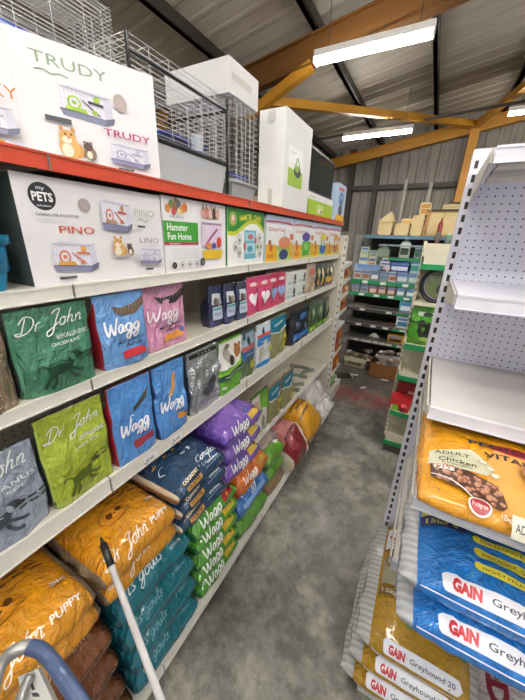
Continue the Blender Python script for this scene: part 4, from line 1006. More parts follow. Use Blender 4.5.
a=sk('feed_sack','dark brown glossy sack with pale script, directly under the near orange pair','sack',-.03,.325,-.765,.62,.165,brn,M('4a2a12',.3,0,.5,20,.3,'film'),art=brownart,seed=85,amp=.013,group=BG)
for i,z in enumerate((.452,.284,.116)):
    copy_tree(a,(-.765-.265+.004*i,.147+.006*i,z),rot=(0,0,RZ+(-1)**i*.02),label=['dark brown sack, third from the bottom shelf in the brown stack','dark brown sack, second from the bottom shelf in the brown stack','dark brown sack lying on the bottom shelf under the brown stack'][i] if i else 'dark brown sack, second down in the brown stack')
teal=film('0d6f7d',.3,.7,14)
def tealart(P,W,T):
    w=ink('cfe3e4'); P.script('its gouls',W*.10,T*.40,.021,w,w=.2,shear=.45,width=W*.50); P.text('7 YRS+',W*.68,T*.55,.020,w,w=W*.24,shear=.2); P.text('SENIOR',W*.70,T*.36,.012,w,w=W*.2)
    P.rect(W*.80,T*1.3,W*.90,T*1.42,ink('0a4650')); 
    P.dog(W*.3,.2,W*.4,ink('0a5964'),ink('0c6370')); 
TG='teal sacks stacked beneath the orange pair'
def tealart2(P,W,T):
    w=ink('7fb5bb'); P.script('its gouls',W*.10,T*.30,.016,w,w=.16,shear=.45,width=W*.40); P.text('7 YRS+',W*.68,T*.35,.012,w,w=W*.2,shear=.2); P.line([(W*.12,T*.1),(W*.9,T*.14)],.0016,w,False)
a=sk('dog_food_sack','teal dog food sack with white script, top of the teal stack','sack',.365,.765,-.77,.625,.165,teal,M('0b4650',.35,0,.6,22,.3,'film'),art=tealart,seed=87,amp=.010,group=TG)
a2=sk('dog_food_sack','teal dog food sack, second down in the teal stack','sack',.37,.77,-.765,.455,.165,teal,M('0b4650',.35,0,.6,22,.3,'film'),art=tealart2,seed=88,amp=.010,group=TG)
for i,z in enumerate((.285,.116)):
    copy_tree(a2,(-.765-.265,.573+.006*i,z),rot=(0,0,RZ+.02*(-1)**i),label=['teal dog food sack, third down in the teal stack','teal dog food sack lying on the bottom shelf'][i])
navy=film('123f63',.3,.6,14); gold=ink('d9a24a')
def compart(P,W,T):
    f0=P.fn; P.fn=lambda u,v,o: f0(u,v if v<.09 else .09+(v-.09)*.55,o)
    w=ink('dfe8ee')
    P.script('Complete',W*.50,T*.60,.024,w,w=.16,shear=.3,width=W*.44); P.text('chicken',W*.62,T*.36,.010,w,w=W*.24,bold=.02); P.line([(W*.55,T*.26),(W*.9,T*.30)],.0020,w,False)
    P.rect_r(W*.10,T*.30,W*.36,.021,ink('17191c'),.06); P.text('COUNTRY',W*.12,T*.36,.013,ink('f0e6cc'),w=W*.31,bold=.03,ang=.06); P.rect_r(W*.13,T*.08,W*.31,.019,gold,.06); P.text('HUNTER',W*.15,T*.13,.011,ink('17191c'),w=W*.26,bold=.03,ang=.06)
    P.line([(W*.1,.19),(W*.06,.23),(W*.1,.27),(W*.16,.262)],.004,w); P.text('RAW',W*.44,.215,.02,w,w=W*.09,bold=.03); P.line([(W*.60,.21),(W*.61,.235),(W*.59,.25)],.009,w)
    for i,(x,y) in enumerate(((.1,.33),(.28,.32),(.45,.33),(.62,.34))): P.ell(W*x,y,.012,.010,ink(['d9a83a','c98c3a','d9a24a','b98a6a'][i]))
    P.line([(W*.08,.30),(W*.5,.29),(W*.9,.31)],.002,ink('7fa3bd')); P.poly([(W*.1,.40),(W*.6,.405),(W*.95,.42),(W*.95,.435),(W*.1,.415)],ink('c88a1e'))
    P.line([(W*.1,.35),(W*.4,.352)],.003,w,False)
CGp='navy blue complete food sacks in one stack'
a=sk('dog_food_sack','navy dog food sack with white script and gold badge, top of its stack','sack',.715,1.065,-.775,.955,.115,navy,stripes('cbb9a0','a06a3a',6,'Z',.6),art=compart,seed=91,group=CGp)
copy_tree(a,(-.78-.265,.905,.842),rot=(0,0,RZ),label='navy dog food sack, middle one of its stack of three')
copy_tree(a,(-.785-.265,.915,.729),rot=(0,0,RZ-.03),label='navy dog food sack resting on the green kibble sacks')
def waggs(patch,tx='Wagg'):
    def art(P,W,T):
        w=ink('eef2ea'); P.script('Wagg',W*.12,T*.12,.026,w,w=.28,shear=.3,width=W*.44)
        P.rect_r(W*.63,T*.18,W*.30,.034,ink(patch),.1); P.ell(W*.66,T*.62,.014,.014,ink('2f5fa8')); P.ell(W*.86,T*.5,.012,.012,ink('1a1a18')); P.ell(W*.76,T*.36,.009,.009,ink('d9c84a'))
        P.rect(W*.15,T*1.9,W*.8,T*2.4,ink(patch)); P.script('Wagg',W*.18,T*2.7,.05,w,w=.22,shear=.2,width=W*.6)
    return art
gs=film('4f9c26',.28,.7,15); gsd=M('17602a',.3,0,.7,20,.4,'film')
GG='bright green kibble sacks in one stack'
a=sk('kibble_sack','bright green kibble sack with a red patch, top of the green stack','sack',.80,1.185,-.775,.610,.115,gs,gsd,art=waggs('b32a33'),seed=95,amp=.009,group=GG)
b_=sk('kibble_sack','bright green kibble sack with a yellow patch, second down in the green stack','sack',.815,1.195,-.773,.488,.118,gs,gsd,art=waggs('d0b02c'),seed=96,amp=.009,group=GG)
for i,z in enumerate((.364,.240,.116)):
    copy_tree(b_,(-.772-.265,1.0+.004*i,z),rot=(0,0,RZ+.015*(-1)**i),label=['bright green kibble sack, middle one of the green stack of five','bright green kibble sack, second from the bottom shelf','bright green kibble sack lying on the perforated bottom shelf'][i])
pu=film('7a55b0',.3,.6,13); pud=M('4f3590',.35,0,.6,20,.3,'film')
PG='purple kibble sacks in one stack'
a=sk('kibble_sack','purple kibble sack with a yellow patch, top of the purple stack','sack',1.10,1.475,-.775,.995,.135,pu,pud,art=waggs('d9b03a'),seed=101,amp=.010,group=PG)
copy_tree(a,(-.78-.265,1.295,.855),rot=(0,0,RZ+.03),label='purple kibble sack, middle one of the purple stack')
copy_tree(a,(-.78-.265,1.30,.715),rot=(0,0,RZ-.03),label='purple kibble sack, lowest of the purple stack')
sk('kibble_sack','orange kibble sack with white lettering beneath the purple stack','sack',1.215,1.605,-.77,.50,.205,film('d96f1e',.28,.6,13),M('a8481a',.35,0,.6,20,.3,'film'),art=waggs('b3892a'),seed=104,amp=.010)
def bluep(P,W,T):
    w=ink('dfe8f4'); P.script('Wagg',W*.15,T*.4,.035,w,w=.22,shear=.3,width=W*.45); P.rect_r(W*.6,T*.8,W*.3,.04,ink('a92d3a'),.1); P.ell(W*.35,T*.9,.02,.014,ink('8fb4e0')); P.rect(W*.1,T*.1,W*.85,T*.25,ink('7fa8da'))
sk('kibble_sack','mid blue kibble sack squeezed under the orange kibble sack','sack',1.225,1.625,-.775,.29,.205,film('3f78c2',.28,.7,13),M('1f4f9c',.3,0,.7,20,.4,'film'),art=bluep,seed=105,amp=.010)
sk('kibble_sack','thin green sack at the bottom, under the mid blue kibble sack','sack',1.23,1.63,-.77,.116,.17,film('5a962e',.3,.6,13),film('3c6b22'),seed=106)
def g2(P,W,T):
    P.ell(W*.78,T*.8,.055,.032,ink('e8e8e2'),.4); P.ell(W*.80,T*.8,.02,.02,ink('4a4a44')); P.ell(W*.7,T*.95,.014,.012,ink('5b7a9a')); P.rect(W*.2,T*.9,W*.5,T*1.1,ink('a9cf5a')); P.poly([(W*.1,T*1.6),(W*.7,T*1.7),(W*.6,T*2.3),(W*.2,T*2.3)],ink('8fbf3a'))
a=sk('small_animal_feed_bag','green glossy feed sack with a white oval, upper of two left of the red sack','sack',1.645,1.935,-.785,.395,.15,film('5f9c22',.25,.7,13),film('4f7f22'),art=g2,seed=107,group='green glossy feed sacks by the red sack')
copy_tree(a,(-.785-.265,1.80,.25),rot=(0,0,RZ+.02),label='green glossy feed sack with a white oval, lower of two left of the red sack')
sk('feed_sack','tan paper sack at the bottom, under the two green glossy feed sacks','sack',1.66,1.95,-.775,.116,.13,film('8d7350'),film('7b6242'),seed=109)
sk('feed_sack','pinkish grey sack tucked under the low shelf, behind the green glossy sacks','sack',1.56,1.92,-.86,.548,.05,film('9b8c86'),film('7d706a'),L=.43,seed=110)
def redart(P,W,T):
    P.rect(W*.70,-.12,W*.84,.40,ink('d9ccb4')); P.rect(W*.04,T*.62,W*.68,.42,ink('c07a78'))
    for i in range(16): P.rect_r(W*(.1+.5*rnd.random()),T*.7+.2*rnd.random(),.012,.006,ink('7a1f2a'),rnd.random()*3); P.k-=1
    P.nxt(); P.rect(W*.10,T*.60,W*.66,T*.66,ink('5a1620'))
sk('feed_sack','crimson and pink sack with a cream band, sticking out over the aisle','sack',1.975,2.315,-.685,.116,.36,film('8e1626',.25,.7,13),M('cfc3ad',.4,0,.5,20,.1,'film'),art=redart,L=.5,seed=111,amp=.012,crown=.25)
def yelart(P,W,T):
    bk=ink('2a2208'); 
    for r in range(3):
        for c in range(3): P.text(['COUNTRY','DOG','MEAL'][r][:4+c%2],W*(.12+.27*c),.30+.05*r,.022,bk,w=W*.2,bold=.02); 
    P.rect_r(W*.1,T*.55,W*.5,.012,bk,.05)
sk('feed_sack','bright yellow sack with rows of black print, beyond the crimson sack','sack',2.335,2.74,-.70,.116,.38,film('d99a12',.3,.4,13),film('c48a14'),art=lambda P,W,T:(P.text('country',W*.12,.33,.03,ink('3a2c0a'),w=W*.5,bold=.03),P.text('dog meal',W*.2,.28,.03,ink('3a2c0a'),w=W*.55,bold=.03),P.text('complete',W*.15,.38,.025,ink('3a2c0a'),w=W*.6,bold=.03),P.ell(W*.5,.45,.07,.03,ink('8d94b5')),P.ell(W*.5,.45,.05,.018,ink('c9cde0')),P.rect_r(W*.1,T*.55,W*.5,.014,ink('5a430e'),.05)),L=.5,seed=112,crown=.25)
sk('bedding_sack','greyish white woven sack in the last space under the bare low shelf','sack',2.78,3.34,-.80,.116,.37,film('c3bcb8',.4,.4,16),film('b3aca8'),L=.46,seed=113,amp=.012,crown=.3)
# crumpled clear wrap hanging out
b=MB(); n=18; vs=[];fs=[]
for i in range(n+1):
    for j in range(n+1):
        u=i/n; v=j/n; x=-.82+.13*v; y=2.76+.36*u
        z=.40-.10*v*v+.03*math.sin(u*9)*v+.06*nz(u*4,v*4,0,9)-.09*abs(u-.5)*v
        vs.append((x+.04*nz(u*6,v*6,3,4),y,max(.02,z)))
for i in range(n):
    for j in range(n): a0=i*(n+1)+j; fs.append((a0,a0+1,a0+n+2,a0+n+1))
b.add(vs,fs,M('d6d2ce',.25,0,.8,20,.4,'film'),True); o=b.build('plastic_wrap',origin=(-.7,2.9,.1)); 
sm=o.modifiers.new('thick','SOLIDIFY'); sm.thickness=.003
tag(o,'crumpled white plastic wrap hanging out beside the bright yellow sack','plastic wrap')

# ------- things in the end bay (seen from the side)
EG='orange bags on the end bay shelves, one above another'
EB=[(-.44,.172,'cf7d12','second'),(-.62,.165,'c9861c','third'),(-.83,.195,'cf7d12','fourth'),(-1.38,.33,'c96a14','fifth'),(-1.66,.25,'c9701a','sixth')]
def ebart(c):
    def art(P): P.rect(.01,.02,.2,.07,ink('a33522')); P.ell(.16,.1,.04,.03,ink(c)); P.ell(.28,.08,.03,.025,ink('3a2416'))
    return art
for i,(z,h,c_,wd_) in enumerate(EB):
    # side of the bag is turned to the aisle
    W=.36; 
    pouch('kibble_bag','orange pack seen edge-on in the %s filled space from the top of the end bay'%['first','second','third','fourth','fifth'][i],'bag',(-.976,3.78,z+H+.001),W,h,.18,RZ,film(c_,.3,.4),film('b06a10'),art=(lambda P,h=h,i=i:(P.ell(.1,h*.4,.05,h*.2,ink(['7a2a1a','b32f24','3d2212','9c2a20','a83a20'][i])),P.rect(.18,h*.2,.33,h*.45,ink(['d9a02c','e0c89a','b5501a','c9b08a','e0a33a'][i])))),group=EG,seed=120+i)
pouch('kibble_bag','tall narrow orange pack standing at the very top of the end bay','bag',(-.955,3.66,-.25+H+.001),.09,.22,.09,RZ,film('d9780f'),film('b8640c'),seed=131)
carton('white_carton','plain cream carton filling the top of the end bay behind the tall orange pack','box',(-1.13,3.77,-.25+H+.001),.38,.22,.235,RZ,col='dfdacd')
pouch('kibble_bag','green pack standing on the lowest shelf of the end bay near the floor','bag',(-.985,3.80,-1.93+H+.001),.36,.24,.18,RZ,film('3f8f35'),film('2a6b26'),art=lambda P:(P.rect(.05,.08,.3,.14,ink('9fd07a')),P.ell(.18,.17,.05,.03,ink('e0e8d8'))),seed=133)

# ================================================================== RIGHT SHELVING (pegboard facing the camera)
YP=1.65; lilac=metal('e6e5ee',.28); bei=metal('cbc4b8',.4)
peg_r=pegmat('pegboard_white','e4e4f2',.0285,.0033,('X','Z'))
Rr=root('pegboard_shelving',(.6,1.4,0),'tall white pegboard shelving unit with a slotted post, filling the right side','shelving',world=True)
post(Rr,.058,.094,YP-.02,YP+.05,0,2.475,'-y',.05,lilac,(.013,.028),.002)
post(Rr,1.07,1.106,YP-.02,YP+.05,0,2.475,'-y',.05,lilac,(.011,.024))
for z0,z1 in ((1.925,2.47),(.12,1.925)):
    t=MB(); t.box((.094,YP+.0,z0),(1.07,YP+.012,z1),peg_r); t.build('pegboard_panel',parent=Rr)
t=MB(); t.box((.06,YP+.012,2.40),(1.1,YP+.03,2.475),lilac); t.box((.06,YP-.004,2.462),(1.1,YP+.03,2.482),lilac); t.build('top_rail',parent=Rr)
def rshelf(zt,yf,h,fasc,deck,under=False,x0=.096,x1=1.068,bh0=.10,bh1=.035,bm_=bei):
    d=MB(); d.box((x0,yf+.01,zt-.014),(x1,YP,zt),deck)
    if under:
        for q in (.25,.5,.75):
            y=yf+(YP-yf)*q; d.hexa([(x0+.02,y-.03,zt-.03),(x1,y-.03,zt-.03),(x1,y+.03,zt-.03),(x0+.02,y+.03,zt-.03),(x0+.02,y-.045,zt-.014),(x1,y-.045,zt-.014),(x1,y+.045,zt-.014),(x0+.02,y+.045,zt-.014)],bei if q!=.5 else metal('a9a49c',.45))
    o=d.build('shelf',parent=Rr)
    e=MB(); e.box((x0-.004,yf,zt-h),(x1+.004,yf+.010,zt+.002),fasc); e.box((x0-.004,yf-.003,zt-.004),(x1+.004,yf+.010,zt+.003),fasc); e.box((x0-.004,yf-.003,zt-h),(x1+.004,yf+.01,zt-h+.004),fasc)
    e.build('edge_strip',parent=o)
    for x in (x0-.012,x1+.004):
        b=MB(); y1=YP-.01; y0=yf+.012
        b.hexa([(x,y0,zt-bh1),(x+.006,y0,zt-bh1),(x+.006,y1,zt-bh0),(x,y1,zt-bh0),(x,y0,zt+.002),(x+.006,y0,zt+.002),(x+.006,y1,zt+.004),(x,y1,zt+.004)],bm_)
        b.build('bracket',parent=o)
    return o
rshelf(2.372,1.14,.040,lilac,lilac,under=True)
rshelf(1.967,1.14,.045,lilac,lilac)
rshelf(1.582,1.08,.042,lilac,metal('cdc8c4',.35))
clr=glass('d9dbe2',.75,.1)
rshelf(1.395,.83,.034,clr,bei)
rshelf(.972,.945,.045,metal('b9bac6',.35),bei)
t=MB(); t.box((.094,.93,.06),(1.07,YP,.112),bei); t.box((.094,.97,0),(1.07,1.0,.06),bei); t.build('base_shelf',parent=Rr)

# sacks on the right
def skr(name,label,cat,x0,x1,yf,z,T,L,face,side,art,**k):
    W=x1-x0
    return sack(name,label,cat,((x0+x1)/2,yf+L/2,z),W,L,T,0,face,side,art=lambda P:art(P,W,T,L),rot=(k.pop('tilt',0),0,k.pop('yaw',0)),**k)
kib=['8f5f42','a8765a','7a4a33','b58468','94664c','6b4230']
def pedart(P,W,T,L):
    f0=P.fn; P.fn=lambda u,v,o: f0(u*.80+.004,.008+(v-.03)*.74 if v<.10 else .0598+(v-.10)*.74,o)
    w=ink('f4efe6'); dk=ink('2a2626')
    s0=.06
    P.poly([(W*.42,s0+.02),(W*.97,s0+.0),(W*.97,s0+.36),(W*.55,s0+.37),(W*.46,s0+.25)],ink('dba04e'))
    # brand arch
    P.ell(W*.66,s0+.345,.085,.026,ink('9c1f2c')); P.text('PEDIGREE',W*.66,s0+.335,.026,ink('3a3440'),w=W*.66,bold=.03,center=True)
    P.text('VITAL',W*.60,s0+.272,.030,dk,w=W*.32,bold=.02,center=True)
    # info field
    P.poly([(W*.03,s0+.16),(W*.44,s0+.16),(W*.50,s0+.20),(W*.40,s0+.262),(W*.34,s0+.285),(W*.06,s0+.245),(W*.03,s0+.235)],ink('c9c8a8'))
    P.text('ADULT',W*.07,s0+.228,.022,dk,w=W*.26,bold=.01); P.text('with',W*.17,s0+.212,.008,dk,w=.02); P.text('Chicken',W*.10,s0+.185,.023,dk,w=W*.27,bold=.01); P.text('& Vegetables',W*.12,s0+.170,.010,dk,w=W*.22)
    for (x,y) in ((.42,.225),(.46,.195),(.49,.165)): P.ell(W*x,s0+y,.014,.012,ink('a5a58c')); P.ell(W*x,s0+y,.0115,.0095,ink('d9d7c0'))
    # kibble picture
    P.poly([(W*.04,s0+.155),(W*.30,s0+.150),(W*.46,s0+.125),(W*.53,s0+.085),(W*.55,s0+.04),(W*.52,s0+.02),(W*.40,s0+.025),(W*.20,s0+.06),(W*.05,s0+.085)],ink('4f3022'))
    r=random.Random(11); k0=P.k
    for i in range(64):
        u=W*(.06+.47*r.random()); v=s0+.03+.12*r.random()
        lo=.09-.16*(u/W-.06)
        if v<s0+lo or v>s0+.152-.09*max(0,u/W-.3)*2: continue
        rr_=.009+.005*r.random(); P.k=k0+(i%4); P.ell(u,v,rr_,rr_*.8,ink(r.choice(kib)),r.random()*3,n=9); P.k=k0+(i%4)+1; P.ell(u-.002,v+.002,rr_*.55,rr_*.4,ink('c09078'),r.random()*3,n=7)
    P.k=k0+6
    P.text('12kg',W*.07,s0+.128,.018,w,w=W*.14,bold=.02)
    P.line([(W*.05,s0+.095),(W*.18,s0+.08),(W*.28,s0+.045),(W*.36,s0+.015)],.004,w)
    P.ell(W*.37,s0+.008,.034,.023,w); P.ell(W*.37,s0+.008,.029,.019,ink('9c1f2c')); P.text('Pedigree',W*.37,s0+.003,.009,w,w=.045,center=True)
    P.text('12kg',W*.04,s0+.012,.013,dk,w=.032)
    P.text('12kg',W*.50,s0-.004,.009,w,w=.03)
    # dog
    d=[ink('a5714c'),ink('c99a72'),ink('8a5a3c'),ink('e3c7a8')]
    P.ell(W*.92,s0+.12,.10,.14,d[1]); P.ell(W*.88,s0+.05,.07,.08,ink('dfe0e0')); P.ell(W*.80,s0+.215,.060,.062,d[0]); P.ell(W*.92,s0+.24,.07,.06,d[1]); P.ell(W*.76,s0+.20,.032,.055,d[2]); P.ell(W*.88,s0+.235,.05,.03,ink('1a1414')); P.ell(W*.9,s0+.215,.045,.016,ink('b5605a'))
    for i in range(16): P.line([(W*(.72+.02*i*.5),s0+.24-.004*i),(W*(.71+.02*i*.5),s0+.19-.004*i)],.0025,d[i%4]); P.k-=1
    P.nxt()
    P.rect(W*.56,s0-.03,W*.74,s0+.008,ink('d9d5bd')); P.text('ADULT',W*.58,s0-.017,.014,dk,w=W*.14,bold=.01); P.rect(W*.75,s0-.032,W*.97,s0+.006,ink('cfcbb5')); P.rect(W*.79,s0-.016,W*.84,s0-.012,dk)
skr('dog_food_sack','orange yellow dog food sack with a dog and kibble picture, above the blue sacks','sack',.102,.555,.800,1.397+.032,.060,.455,film('e09a12',.3,.4,10),film('c98a2a'),pedart,seed=201,crown=.35,amp=.005,tilt=.14)
# silver barcode label hanging at the shelf edge
b=MB(); b.box((.37,.822,1.364),(.47,.8268,1.392),ink('c3c6d6'))
for i in range(14): b.box((.375+.0066*i,.8212,1.368),(.378+.0066*i,.8225,1.388),ink('6d7186'))
tag(b.build('barcode_ticket',origin=(.42,.8225,1.372)),'silver barcode ticket on the clear shelf edge under the orange yellow sack','price ticket')
def gain(blue):
    def art(P,W,T,L):
        w=ink('e9eaf0'); red=ink('c01f2c'); bk=ink('3a3d4c'); q0=P.fn
        if blue: P.fn=lambda u,v,o: q0(u,v+.016 if v<.09 else v,o)
        P.rect(W*.10,T*.22,W*1.0-.01,T*.80,w) if False else P.poly([(W*.15,T*.24),(W*.17,T*.17),(W*.89,T*.17),(W*.93,T*.38),(W*.89,T*.60),(W*.17,T*.62),(W*.14,T*.52)],w)
        P.text('GAIN',W*.20,T*.27,.024,red,w=W*.17,bold=.06); P.text('Greyhound 20',W*.42,T*.32,.015,bk,w=W*.44,bold=.01)
        P.line([(W*.02,T*.02),(W*.98,T*.02)],.006,w,False)
        c=ink('d9cf3a') if blue else ink('2f7a35'); tx=ink('3a4a2a') if blue else ink('5f9a55')
        for i in range(3):
            v=.120+.045*i if blue else .145+.028*i
            h=.026 if blue else .018
            P.rect(W*.36,v,W*.97,v+h,c); P.ell(W*.36,v+h/2,h*.5,h*.5,c); 
            P.text(['HIGHLY PALATABLE & DIGESTIBLE','SUCCESSFUL, QUALITY & PROVEN','FOR RACING & WORKING DOGS'][i],W*.38,v+h*.25,h*.42,tx,w=W*.55,bold=.01)
        if blue:
            P.rect(W*.01,.235,W*.30,.278,ink('232c66')); P.text('15kg e',W*.04,.246,.020,ink('c9c86a'),w=W*.21,bold=.03); P.rect(W*.01,.278,W*.30,.31,ink('d9cf3a'))
        else:
            P.rect(W*.02,.245,W*.33,.285,ink('6b4a22')); P.text('15kg e',W*.05,.254,.022,ink('cfc29a'),w=W*.25,bold=.02)
            P.poly([(W*.03,.30),(W*.55,.30),(W*.55,.50),(W*.03,.46)],ink('98937a')); P.ell(W*.12,.45,.03,.05,ink('7a5a3c')); P.ell(W*.16,.49,.035,.025,ink('3a342c'))
            P.poly([(W*.02,.52),(W*.6,.52),(W*.6,.66),(W*.02,.66)],w); P.text('G',W*.08,.535,.03,bk,w=.03,bold=.02); P.line([(W*.06,.61),(W*.12,.58),(W*.16,.63)],.018,red)
    return art
gsd2=stripes('a6a6a6','8c8e90',11,'Y',.5)
a=skr('dog_food_sack','bright blue dog food sack with a striped grey gusset, upper of two','sack',.150,.60,.765,1.085,.100,.56,film('1f78c8',.25,.7,12),gsd2,gain(True),seed=205,group='bright blue sacks on the right hand shelf',amp=.009,gout=.05)
copy_tree(a,(.383,.715+.28,.980),rot=(0,0,.015),label='bright blue dog food sack, lower of two, lying on the shelf')
ysd=stripes('aaa9a4','918f8a',11,'Y',.5)
YG='mustard yellow sacks at the bottom right'
a=skr('dog_food_sack','mustard yellow dog food sack with green bands, top of the bottom right stack','sack',.088,.487,.945,.345,.115,.70,film('b58a18',.22,.8,12),ysd,gain(False),seed=207,group=YG,amp=.010,gout=.06)
copy_tree(a,(.272,.925+.35,.229),rot=(0,0,.01),label='mustard yellow dog food sack, second down at the bottom right')
copy_tree(a,(.255,.905+.35,.113),rot=(0,0,.0),label='mustard yellow dog food sack, third down at the bottom right')
def millart(P,W,T,L):
    r=ink('7a1f30'); P.text('RED M',W*.10,.33,.060,r,w=.34,bold=.05,ang=-PI/2); 
    P.rect(W*.40,.02,W*.98,L+.02,ink('1f5a34')); P.ell(W*.56,.16,.045,.11,ink('8a1f2e')); P.ell(W*.57,.16,.032,.085,ink('b8343c')); P.ell(W*.57,.18,.015,.04,ink('d9c9b8'))
skr('feed_sack','silver and dark green feed sack with crimson lettering, right of the mustard yellow stack','sack',.50,.93,.90,.30,.15,.68,film('b5aeb3',.35,.5,14),film('a39ca0'),millart,seed=211)
skr('feed_sack','silver and dark green feed sack lying under the one with crimson lettering','sack',.50,.93,.90,.113,.18,.68,film('a8a2a6',.35,.5,14),film('a39ca0'),lambda P,W,T,L:P.rect(W*.5,.02,W*.98,.3,ink('1f5a34')),seed=213)

# ================================================================== GREEN-EDGED UNIT FURTHER DOWN ON THE RIGHT
grn=metal('1e8a50',.35); crm2=metal('cdc6ae',.45)
G=root('green_edged_shelving',(.4,3.1,0),'cream shelving unit with bright green shelf edges just beyond the pegboard unit','shelving',world=True)
GY=2.95; GB=3.30
def gshelf(zt,yf=GY,x0=-.08,x1=.92,h=.05,riser=0,gc=grn,base=False):
    d=MB(); d.box((x0,yf+.008,zt-.02),(x1,GB,zt),crm2)
    if base: d.box((x0+.01,yf+.03,0),(x1,yf+.05,zt-.02),metal('4a4640',.5))
    o=d.build('shelf',parent=G)
    e=MB(); e.box((x0,yf,zt-h),(x1,yf+.008,zt),gc); e.build('edge_strip',parent=o)
    if riser:
        r=MB(); r.box((x0,yf+.01,zt),(x1,yf+.02,zt+riser),crm2); r.build('front_riser',parent=o)
    for s in (x0,x1-.012):
        q=MB(); q.hexa([(s,yf+.01,zt-.05),(s+.012,yf+.01,zt-.05),(s+.012,GB,zt-.11),(s,GB,zt-.11),(s,yf+.01,zt+.06),(s+.012,yf+.01,zt+.06),(s+.012,GB,zt+.06),(s,GB,zt+.06)],crm2); q.build('bracket',parent=o)
for z,hh,ri in ((-.165,.045,.125),(-.50,.02,0),(-.885,.055,0),(-1.21,.05,.035),(-1.61,.05,.0),(-1.97,.05,.09)):
    gshelf(z+H,h=hh,riser=ri,gc=grn if hh>.03 else crm2,base=z<-1.9)
t=MB(); t.box((-.08,GB,.05),(.92,GB+.02,2.12),crm2); t.build('back_panel',parent=G)
post(G,-.10,-.075,GB-.03,GB+.03,0,2.14,'-y',.06,crm2,(.008,.03)); post(G,.915,.94,GB-.03,GB+.03,0,2.14,'-y',.06,crm2,(.008,.03))
# feeding tray leaning on the shelf above the green bag
o=root('round_feed_tray',(.10,3.08,-.50+H+.155),'round black-rimmed tray with a dull green middle above the bright green bag','feed tray',rot=(R(84),0,0))
b=MB(); pts=[(.15*math.cos(2*PI*k/36),.15*math.sin(2*PI*k/36),.015) for k in range(37)]; b.tube(pts,.014,metal('1a161c',.25),n=8,cap=False); b.cyl((0,0,-.02),.145,.03,metal('2a2430',.3),36,.15); b.build('rim',parent=o)
b=MB(); b.cyl((0,0,.011),.118,.004,M('5c6f3c',.3,0,.4,40,.6),32); b.cyl((.02,-.03,.0155),.045,.002,M('2a3420',.3,0,.4,40,.6),20); b.build('picture_disc',parent=o)
b=MB(); pts=[(.122*math.cos(2*PI*k/36),.122*math.sin(2*PI*k/36),.018) for k in range(37)]; b.tube(pts,.005,metal('8d7f9a',.25),n=6,cap=False); b.build('inner_ring',parent=o)
def gbag(P): P.ell(.15,.14,.07,.075,ink('1c2414')); P.ell(.11,.19,.035,.045,ink('232b1a')); P.rect(.01,.205,.29,.218,ink('1f4a14')); P.rect(.06,.27,.2,.305,ink('cfe0c0')); P.ell(.14,.285,.04,.022,ink('2a3a22')); P.poly([(.02,.02),(.28,.02),(.28,.06),(.02,.05)],ink('5a8f2c')); P.ell(.15,.06,.05,.02,ink('8fb04a'))
pouch('dog_food_bag','bright green glossy bag with a dark animal picture, on the green-edged shelf','bag',(.065,3.07,-.885+H+.001),.285,.375,.17,0,film('4fa61e',.2,.8,14),film('3a7a18'),art=gbag,seed=221,amp=.008)
def red1(P): P.rect(.02,.02,.18,.10,ink('a02422')); P.ell(.07,.08,.03,.025,ink('8a6a4a')); P.rect(.11,.14,.17,.17,ink('d99a92'))
carton('treat_box','dark red box on the third green-edged shelf, behind the bright red pack','box',(.04,3.20,-1.61+H),.2,.12,.26,0,art=red1,col='8e1f20',side=card('8e1f20'))
o=root('treat_carton_open',(0,3.03,-1.61+H),'bright red pack with a green lower corner on the third green-edged shelf','box')
b=MB(); loft(b,[(.18,.11,0,.01),(.185,.115,.06,.01),(.185,.115,.155,.01)],film('d02a2c',.3,.2)); b.add([(-.07,-.0585,.0),(.02,-.0585,.0),(.0,-.0595,.06),(-.07,-.0595,.07)],[(0,1,2,3)],ink('7fb02f')); b.build('sleeve',parent=o)
b=MB(); b.cyl((.04,-.062,.015),.05,.0,ink('b8202a'),16) if False else b.tube([(.035,-.066,.05),(.035,-.060,.05)],.045,ink('b8202a'),n=18); b.build('round_label',parent=o)

# ================================================================== FAR UNIT ACROSS THE END OF THE AISLE
BK=root('far_shelving',(-.2,5.3,0),'dark grey shelving with green edge strips across the end of the aisle','shelving',world=True)
dg=metal('4b4b48',.45); BYf=5.1; BYb=5.55; bx0=-1.12; bx1=.75
t=MB(); t.box((bx0,BYb,.1),(bx1,BYb+.02,2.2),metal('24231f',.6)); t.build('back_panel',parent=BK)
for x in (bx0,-.18,bx1):
    post(BK,x-.015,x+.015,BYb-.05,BYb,0,2.21,'-y',.06,metal('8d8a80',.5),(.008,.03))
gfar=metal('2f8a5c',.35); labw=ink('e6e6e0')
for (z,x0,h,m,lab) in ((.095,-1.0,.05,metal('5a7a8c',.4),0),(-.22,-.60,.045,gfar,0),(-.585,bx0,.07,gfar,3),(-.79,bx0,.06,gfar,4),(-1.03,bx0,.07,dg,2),(-1.29,bx0,.07,dg,4),(-1.56,bx0,.07,metal('9a9a92',.4),8)):
    zt=z+H; t=MB(); t.box((x0,BYf+.008,zt-.02),(bx1,BYb,zt),dg if z>-1.5 else dg); o=t.build('shelf',parent=BK)
    e=MB(); e.box((x0,BYf,zt-h),(bx1,BYf+.008,zt),m)
    if z<-.9: 
        e.box((-.35,BYf-.002,zt-h),(bx1,BYf,zt-.01),gfar)
        e.box((x0,BYf-.015,zt-.02),(bx1,BYf,zt+.0),metal('7a7a74',.4)); e.box((x0,BYf-.03,zt+.03),(-.3,BYf-.02,zt+.05),dg)
    e.build('edge_strip',parent=o)
    if lab:
        r=random.Random(int(z*-100))
        for i in range(lab): l=MB(); x=x0+.15+i*(.9/lab)+.06*r.random(); l.box((x,BYf-.004,zt-h*.8),(x+.085,BYf-.002,zt-h*.2),labw); l.build('price_label',parent=o)
t=MB(); 
